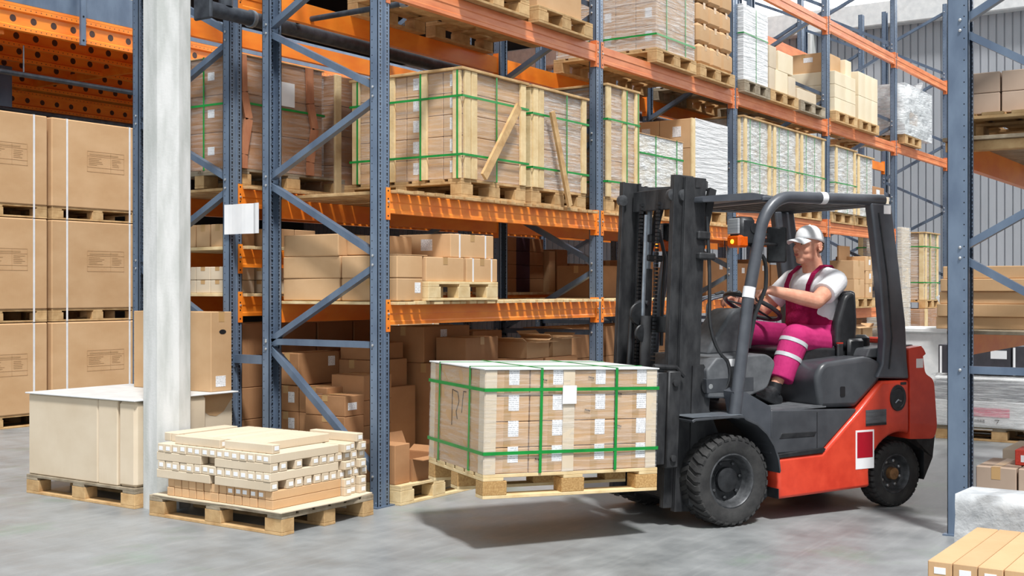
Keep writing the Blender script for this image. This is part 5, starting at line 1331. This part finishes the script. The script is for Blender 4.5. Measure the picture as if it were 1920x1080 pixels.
def hand(m, Wp, d, n, thumb, curls, spread=.0):
    """Wp wrist; d along hand; n palm normal; thumb = unit direction towards thumb side"""
    Wp = Vector(Wp); d = Vector(d).normalized(); n = Vector(n); n = (n-d*n.dot(d)).normalized(); t = Vector(thumb); t = (t-d*t.dot(d)-n*t.dot(n)).normalized()
    ks = []
    for i, off in enumerate((.031, .011, -.010, -.030)):
        k = Wp+d*(.088, .092, .088, .078)[i]+t*off; ks.append(k)
        capsule(m, tuple(Wp+d*.012+t*off*.55), tuple(k), .0165, .0125, 10)
    capsule(m, tuple(Wp+d*.035-n*-.002), tuple(Wp+d*.07), .022, .018, 10)
    for i, k in enumerate(ks):
        Ls = [(.042, .026, .020), (.046, .029, .021), (.043, .027, .021), (.034, .021, .018)][i]
        a = 0; p = k; axis = d.cross(n)
        for j in range(3):
            a += curls[j]*(1+.08*(i-1.5)); dirv = d*math.cos(a)+n*math.sin(a)
            q = p+dirv*Ls[j]; capsule(m, tuple(p), tuple(q), (.0098, .0088, .0080)[j]*(1 if i < 3 else .88), (.0088, .0080, .0068)[j]*(1 if i < 3 else .88), 10); p = q
    b = Wp+d*.028+t*.026+n*.006
    p1 = b+(d*.55+t*.6+n*.45).normalized()*.042; p2 = p1+(d*.75+t*.1+n*.62).normalized()*.030; p3 = p2+(d*.6-t*.25+n*.75).normalized()*.022
    capsule(m, tuple(b), tuple(p1), .0145, .0115, 10); capsule(m, tuple(p1), tuple(p2), .0112, .0098, 10); capsule(m, tuple(p2), tuple(p3), .0096, .0078, 10)
HD = Matrix.Translation((-1.03, 0, 1.62)) @ Matrix.Rotation(math.radians(7), 4, 'Z') @ Matrix.Translation((1.03, 0, -1.62))
body = MB()
hm = MB()
hm.ell((-1.035, 0, 1.735), (.098, .077, .092), 24); hm.ell((-.992, 0, 1.69), (.074, .068, .092), 20); hm.ell((-.985, 0, 1.632), (.064, .060, .048), 18)
hm.ell((-1.0, 0, 1.66), (.07, .066, .06), 18)
hm.ell((-.940, 0, 1.602), (.026, .030, .022), 14); hm.ell((-.936, 0, 1.650), (.030, .034, .030), 14)
hm.tube([(-.922, 0, 1.725), (-.905, 0, 1.70), (-.893, 0, 1.680)], [.009, .013, .016], 12); hm.ell((-.893, 0, 1.677), (.015, .014, .012), 12)
for s in (1, -1):
    hm.ell((-.907, s*.013, 1.674), (.012, .010, .009), 10); hm.ell((-.932, s*.03, 1.732), (.016, .03, .011), 12); hm.ell((-.958, s*.036, 1.672), (.030, .026, .030), 14)
    hm.ell((-.985, s*.048, 1.628), (.034, .016, .026), 12)
    for i in range(10):
        a = 2*PI*i/10; hm.ell((-1.045+.017*math.cos(a)-.004*math.sin(a), s*(.084+.003*math.cos(a+2)), 1.695+.028*math.sin(a)), (.006, .006, .007), 8)
    hm.ell((-1.045, s*.079, 1.695), (.015, .007, .026), 10); hm.ell((-1.037, s*.076, 1.668), (.008, .006, .010), 8)
hm.ell((-.912, 0, 1.647), (.011, .023, .0055), 10); hm.ell((-.914, 0, 1.636), (.011, .020, .006), 10)
hm.v = [tuple(HD @ Vector(p)) for p in hm.v]
body.v += hm.v; body.f += hm.f; body.m += hm.m
capsule(body, (-1.04, 0, 1.63), (-1.075, 0, 1.50), .066, .074)
body.ell((-1.075, 0, 1.40), (.115, .17, .12), 20); body.ell((-1.075, 0, 1.22), (.12, .155, .16), 20); body.ell((-1.06, 0, 1.08), (.13, .16, .10), 20)
LS, LE, LW_ = (-1.08, .20, 1.462), (-.835, .285, 1.335), (-.535, .205, 1.405)
RS, RE, RW = (-1.05, -.20, 1.468), (-.90, -.335, 1.26), (-.665, -.315, 1.345)
for a, b, c in ((LS, LE, LW_), (RS, RE, RW)):
    capsule(body, a, b, .064, .050); m1 = tuple(Vector(b).lerp(Vector(c), .3)); capsule(body, b, m1, .050, .049); capsule(body, m1, c, .049, .031)
hand(body, LW_, (.86, -.46, -.16), (-.1, -.1, -1), (-.4, -.9, .0), (math.radians(38), math.radians(62), math.radians(45)))
hand(body, RW, (.93, .12, .12), (.1, 0, -1), (0, 1, .1), (math.radians(30), math.radians(60), math.radians(40)))
for s, K, A in ((1, (-.735, .20, 1.10), (-.545, .21, .76)), (-1, (-.60, -.21, 1.12), (-.36, -.2, .76))):
    Hp = (-1.10, .1*s, 1.05); capsule(body, Hp, K, .075, .052); capsule(body, K, A, .05, .036)
blob('body', body, 'skin', dr, .0048, 5)
# clothes
m = MB()
m.ell((-1.075, 0, 1.41), (.145, .205, .130), 24); m.ell((-1.075, 0, 1.26), (.155, .200, .18), 24); m.ell((-1.065, 0, 1.12), (.160, .195, .12), 24)
m.ell((-1.085, 0, 1.515), (.085, .105, .040), 18); m.tube([(-1.08, .0, 1.53), (-1.08, .19, 1.485)], [.055, .06], 14); m.tube([(-1.08, .0, 1.53), (-1.06, -.19, 1.49)], [.055, .06], 14)
for a, b, k in ((LS, LE, .62), (RS, RE, .62)):
    A, B = Vector(a), Vector(b); e = A.lerp(B, k)
    m.ell(tuple(A), (.078, .070, .078), 16); m.tube([tuple(A), tuple(A.lerp(B, k*.5)), tuple(e)], [.076, .076, .078], 18)
blob('tshirt', m, 'shirt', dr, .006, 5)
m = MB()
m.ell((-1.06, 0, 1.06), (.170, .20, .115), 24); m.ell((-1.06, 0, 1.15), (.162, .202, .10), 24)
for s, K, H2 in ((1, (-.735, .20, 1.095), (-.605, .208, .835)), (-1, (-.60, -.21, 1.12), (-.40, -.2, .83))):
    Hp = (-1.06, .105*s, 1.06); capsule(m, Hp, K, .110, .096, 18)
    A, B = Vector(K), Vector(H2); m.tube([tuple(A), tuple(A.lerp(B, .35)), tuple(A.lerp(B, .7)), tuple(B)], [.094, .090, .084, .082], 18)
blob('dungaree_trousers', m, 'purple', dr, .0065, 5)
m = MB()
m.ell((-1.055, 0, 1.19), (.165, .192, .14), 24); m.prism([(-.935, -.13), (-.915, 0), (-.935, .13), (-1.01, .16), (-1.01, -.16)], 'z', 1.18, 1.395); m.ell((-1.045, 0, 1.28), (.135, .155, .12), 20)
blob('dungaree_bib', m, 'purple_dark', dr, .0065, 6)
for s in (1, -1):
    m = MB(); pts = [(-.920, s*.10, 1.37), (-.925, s*.108, 1.44), (-.965, s*.112, 1.515), (-1.04, s*.112, 1.568), (-1.12, s*.105, 1.565), (-1.19, s*.09, 1.50), (-1.225, s*.07, 1.40)]
    for p, q in zip(pts, pts[1:]): m.bar(p, q, .036, .010, (1, 0, .8) if p[0] > -1.1 else (-1, 0, .6))
    m.ell((-.918, s*.10, 1.372), (.01, .018, .02), 8); m.obj('strap', 'purple_dark', dr)
def band(A, B, t, r, h, name='reflective_band'):
    A, B = Vector(A), Vector(B); c = A.lerp(B, t); d = (B-A).normalized()*h/2
    m = MB(); m.tube([tuple(c-d), tuple(c+d)], [r, r], 24); m.obj(name, 'reflect', dr, smooth=50)
A, B = (-.735, .20, 1.095), (-.605, .208, .835)
band(A, B, .12, .0945, .026); band(A, B, .48, .0895, .026)
band((-1.06, .105, 1.06), A, .12, .1105, .022)
# head gear and face details
def hp(o):
    o.data.transform(HD); return o
m = MB(); NN, MM = 28, 9
vs = []
for j in range(MM+1):
    a = (PI/2)*j/MM
    for i in range(NN):
        t = 2*PI*i/NN; cx = math.cos(t); k = math.cos(a)
        bz = 1.735+(.020 if cx > 0 else -.022)*abs(cx)
        zz = bz+(1.842-bz)*math.sin(a)**1.05
        vs.append((-1.035+.108*cx*max(k, .02)**.8+.0, .087*math.sin(t)*max(k, .02)**.8, zz))
fs = [(j*NN+i, j*NN+(i+1) % NN, (j+1)*NN+(i+1) % NN, (j+1)*NN+i) for j in range(MM) for i in range(NN)]
m._add(vs, fs); m.ell((-1.035, 0, 1.842), (.008, .008, .005), 10)
cap = hp(m.obj('cap', 'white', dr, smooth=60))
sd = cap.modifiers.new('t', 'SOLIDIFY'); sd.thickness = .003
m = MB(); N, K = 14, 8; top = []; 
for i in range(N+1):
    u = -1+2*i/N
    for j in range(K+1):
        v = j/K; x = -.945-.045*u*u*0+(-.02*u*u)+v*(.112*math.sqrt(max(0, 1-.72*u*u))); y = u*.076*(1-.10*v)
        z = 1.757-.012*v-.024*u*u-.008*v*v; top.append((x, y, z))
vs = top+[(x, y, z-.004) for x, y, z in top]; n0 = len(top); fs = []
for i in range(N):
    for j in range(K): a = i*(K+1)+j; fs += [(a, a+K+1, a+K+2, a+1), (n0+a+1, n0+a+K+2, n0+a+K+1, n0+a)]
    a = i*(K+1)+K; fs.append((a, a+K+1, n0+a+K+1, n0+a))
m._add(vs, fs); hp(m.obj('cap_visor', 'white', cap, smooth=60))
m = MB(); 
m.ell((-1.070, 0, 1.70), (.074, .0705, .060), 20); m.ell((-1.015, 0, 1.725), (.030, .0745, .018), 14)
hp(blob('hair', m, 'hair', dr, .005, 3))
m = MB()
for s in (1, -1): m.ell((-.930, s*.029, 1.712), (.010, .012, .0065), 10)
hp(m.obj('eyes', 'card_cream', dr, smooth=60))
m = MB()
for s in (1, -1): m.ell((-.9235, s*.029, 1.712), (.0045, .0055, .0055), 10)
hp(m.obj('irises', 'eye', dr, smooth=60))
m = MB()
for s in (1, -1): m.tube([(-.918, s*.012, 1.730), (-.916, s*.03, 1.734), (-.930, s*.05, 1.729)], .004, 8)
hp(m.obj('eyebrows', 'hair', dr, smooth=60))
m = MB(); m.ell((-.9005, 0, 1.6465), (.0035, .020, .0042), 10); m.ell((-.9025, 0, 1.6375), (.004, .018, .0048), 10); hp(m.obj('lips', 'lip', dr, smooth=60))
# feet
for s, A, toe in ((1, (-.545, .212, .765), (-.365, .245, .785)), (-1, (-.36, -.2, .755), (-.20, -.22, .73))):
    m = MB(); A = Vector(A); T = Vector(toe); hl = A+Vector((-.03, 0, -.055)); d = (T-hl).normalized()
    capsule(m, tuple(hl), tuple(hl+d*.10), .038, .043); capsule(m, tuple(hl+d*.10), tuple(T), .045, .034); capsule(m, tuple(A+Vector((0, 0, .0))), tuple(hl+d*.08+Vector((0, 0, .01))), .046, .045)
    m.bar(tuple(hl-d*.03+Vector((.012, 0, -.036))), tuple(T+d*.02+Vector((.01, 0, -.032))), .085, .02)
    o = blob('shoe', m, 'seat', dr, .006, 4)
    m = MB(); m.tube([tuple(A+Vector((0, 0, -.01))), tuple(A+Vector((-.02, 0, .05)))], [.046, .044], 14); m.obj('sock', 'black', dr, smooth=50)

# ------------------------------------------------------------------ light
w = bpy.data.worlds.new('world'); SC.world = w; w.use_nodes = True
bg = w.node_tree.nodes['Background']; bg.inputs[0].default_value = (.93, .97, 1, 1); bg.inputs[1].default_value = .9
sun = bpy.data.lights.new('sun', 'SUN'); so = bpy.data.objects.new('sun', sun); COL.objects.link(so)
sun.energy = 4.4; sun.angle = math.radians(7); sun.color = (1, .98, .95)
so.rotation_euler = Vector((.36, .43, -1)).to_track_quat('-Z', 'Y').to_euler()
so.location = (-2, -4, 8)
SC.view_settings.view_transform = 'Standard'; SC.view_settings.look = 'None'; SC.view_settings.exposure = 0; SC.view_settings.gamma = 1
SC.view_settings.use_curve_mapping = False
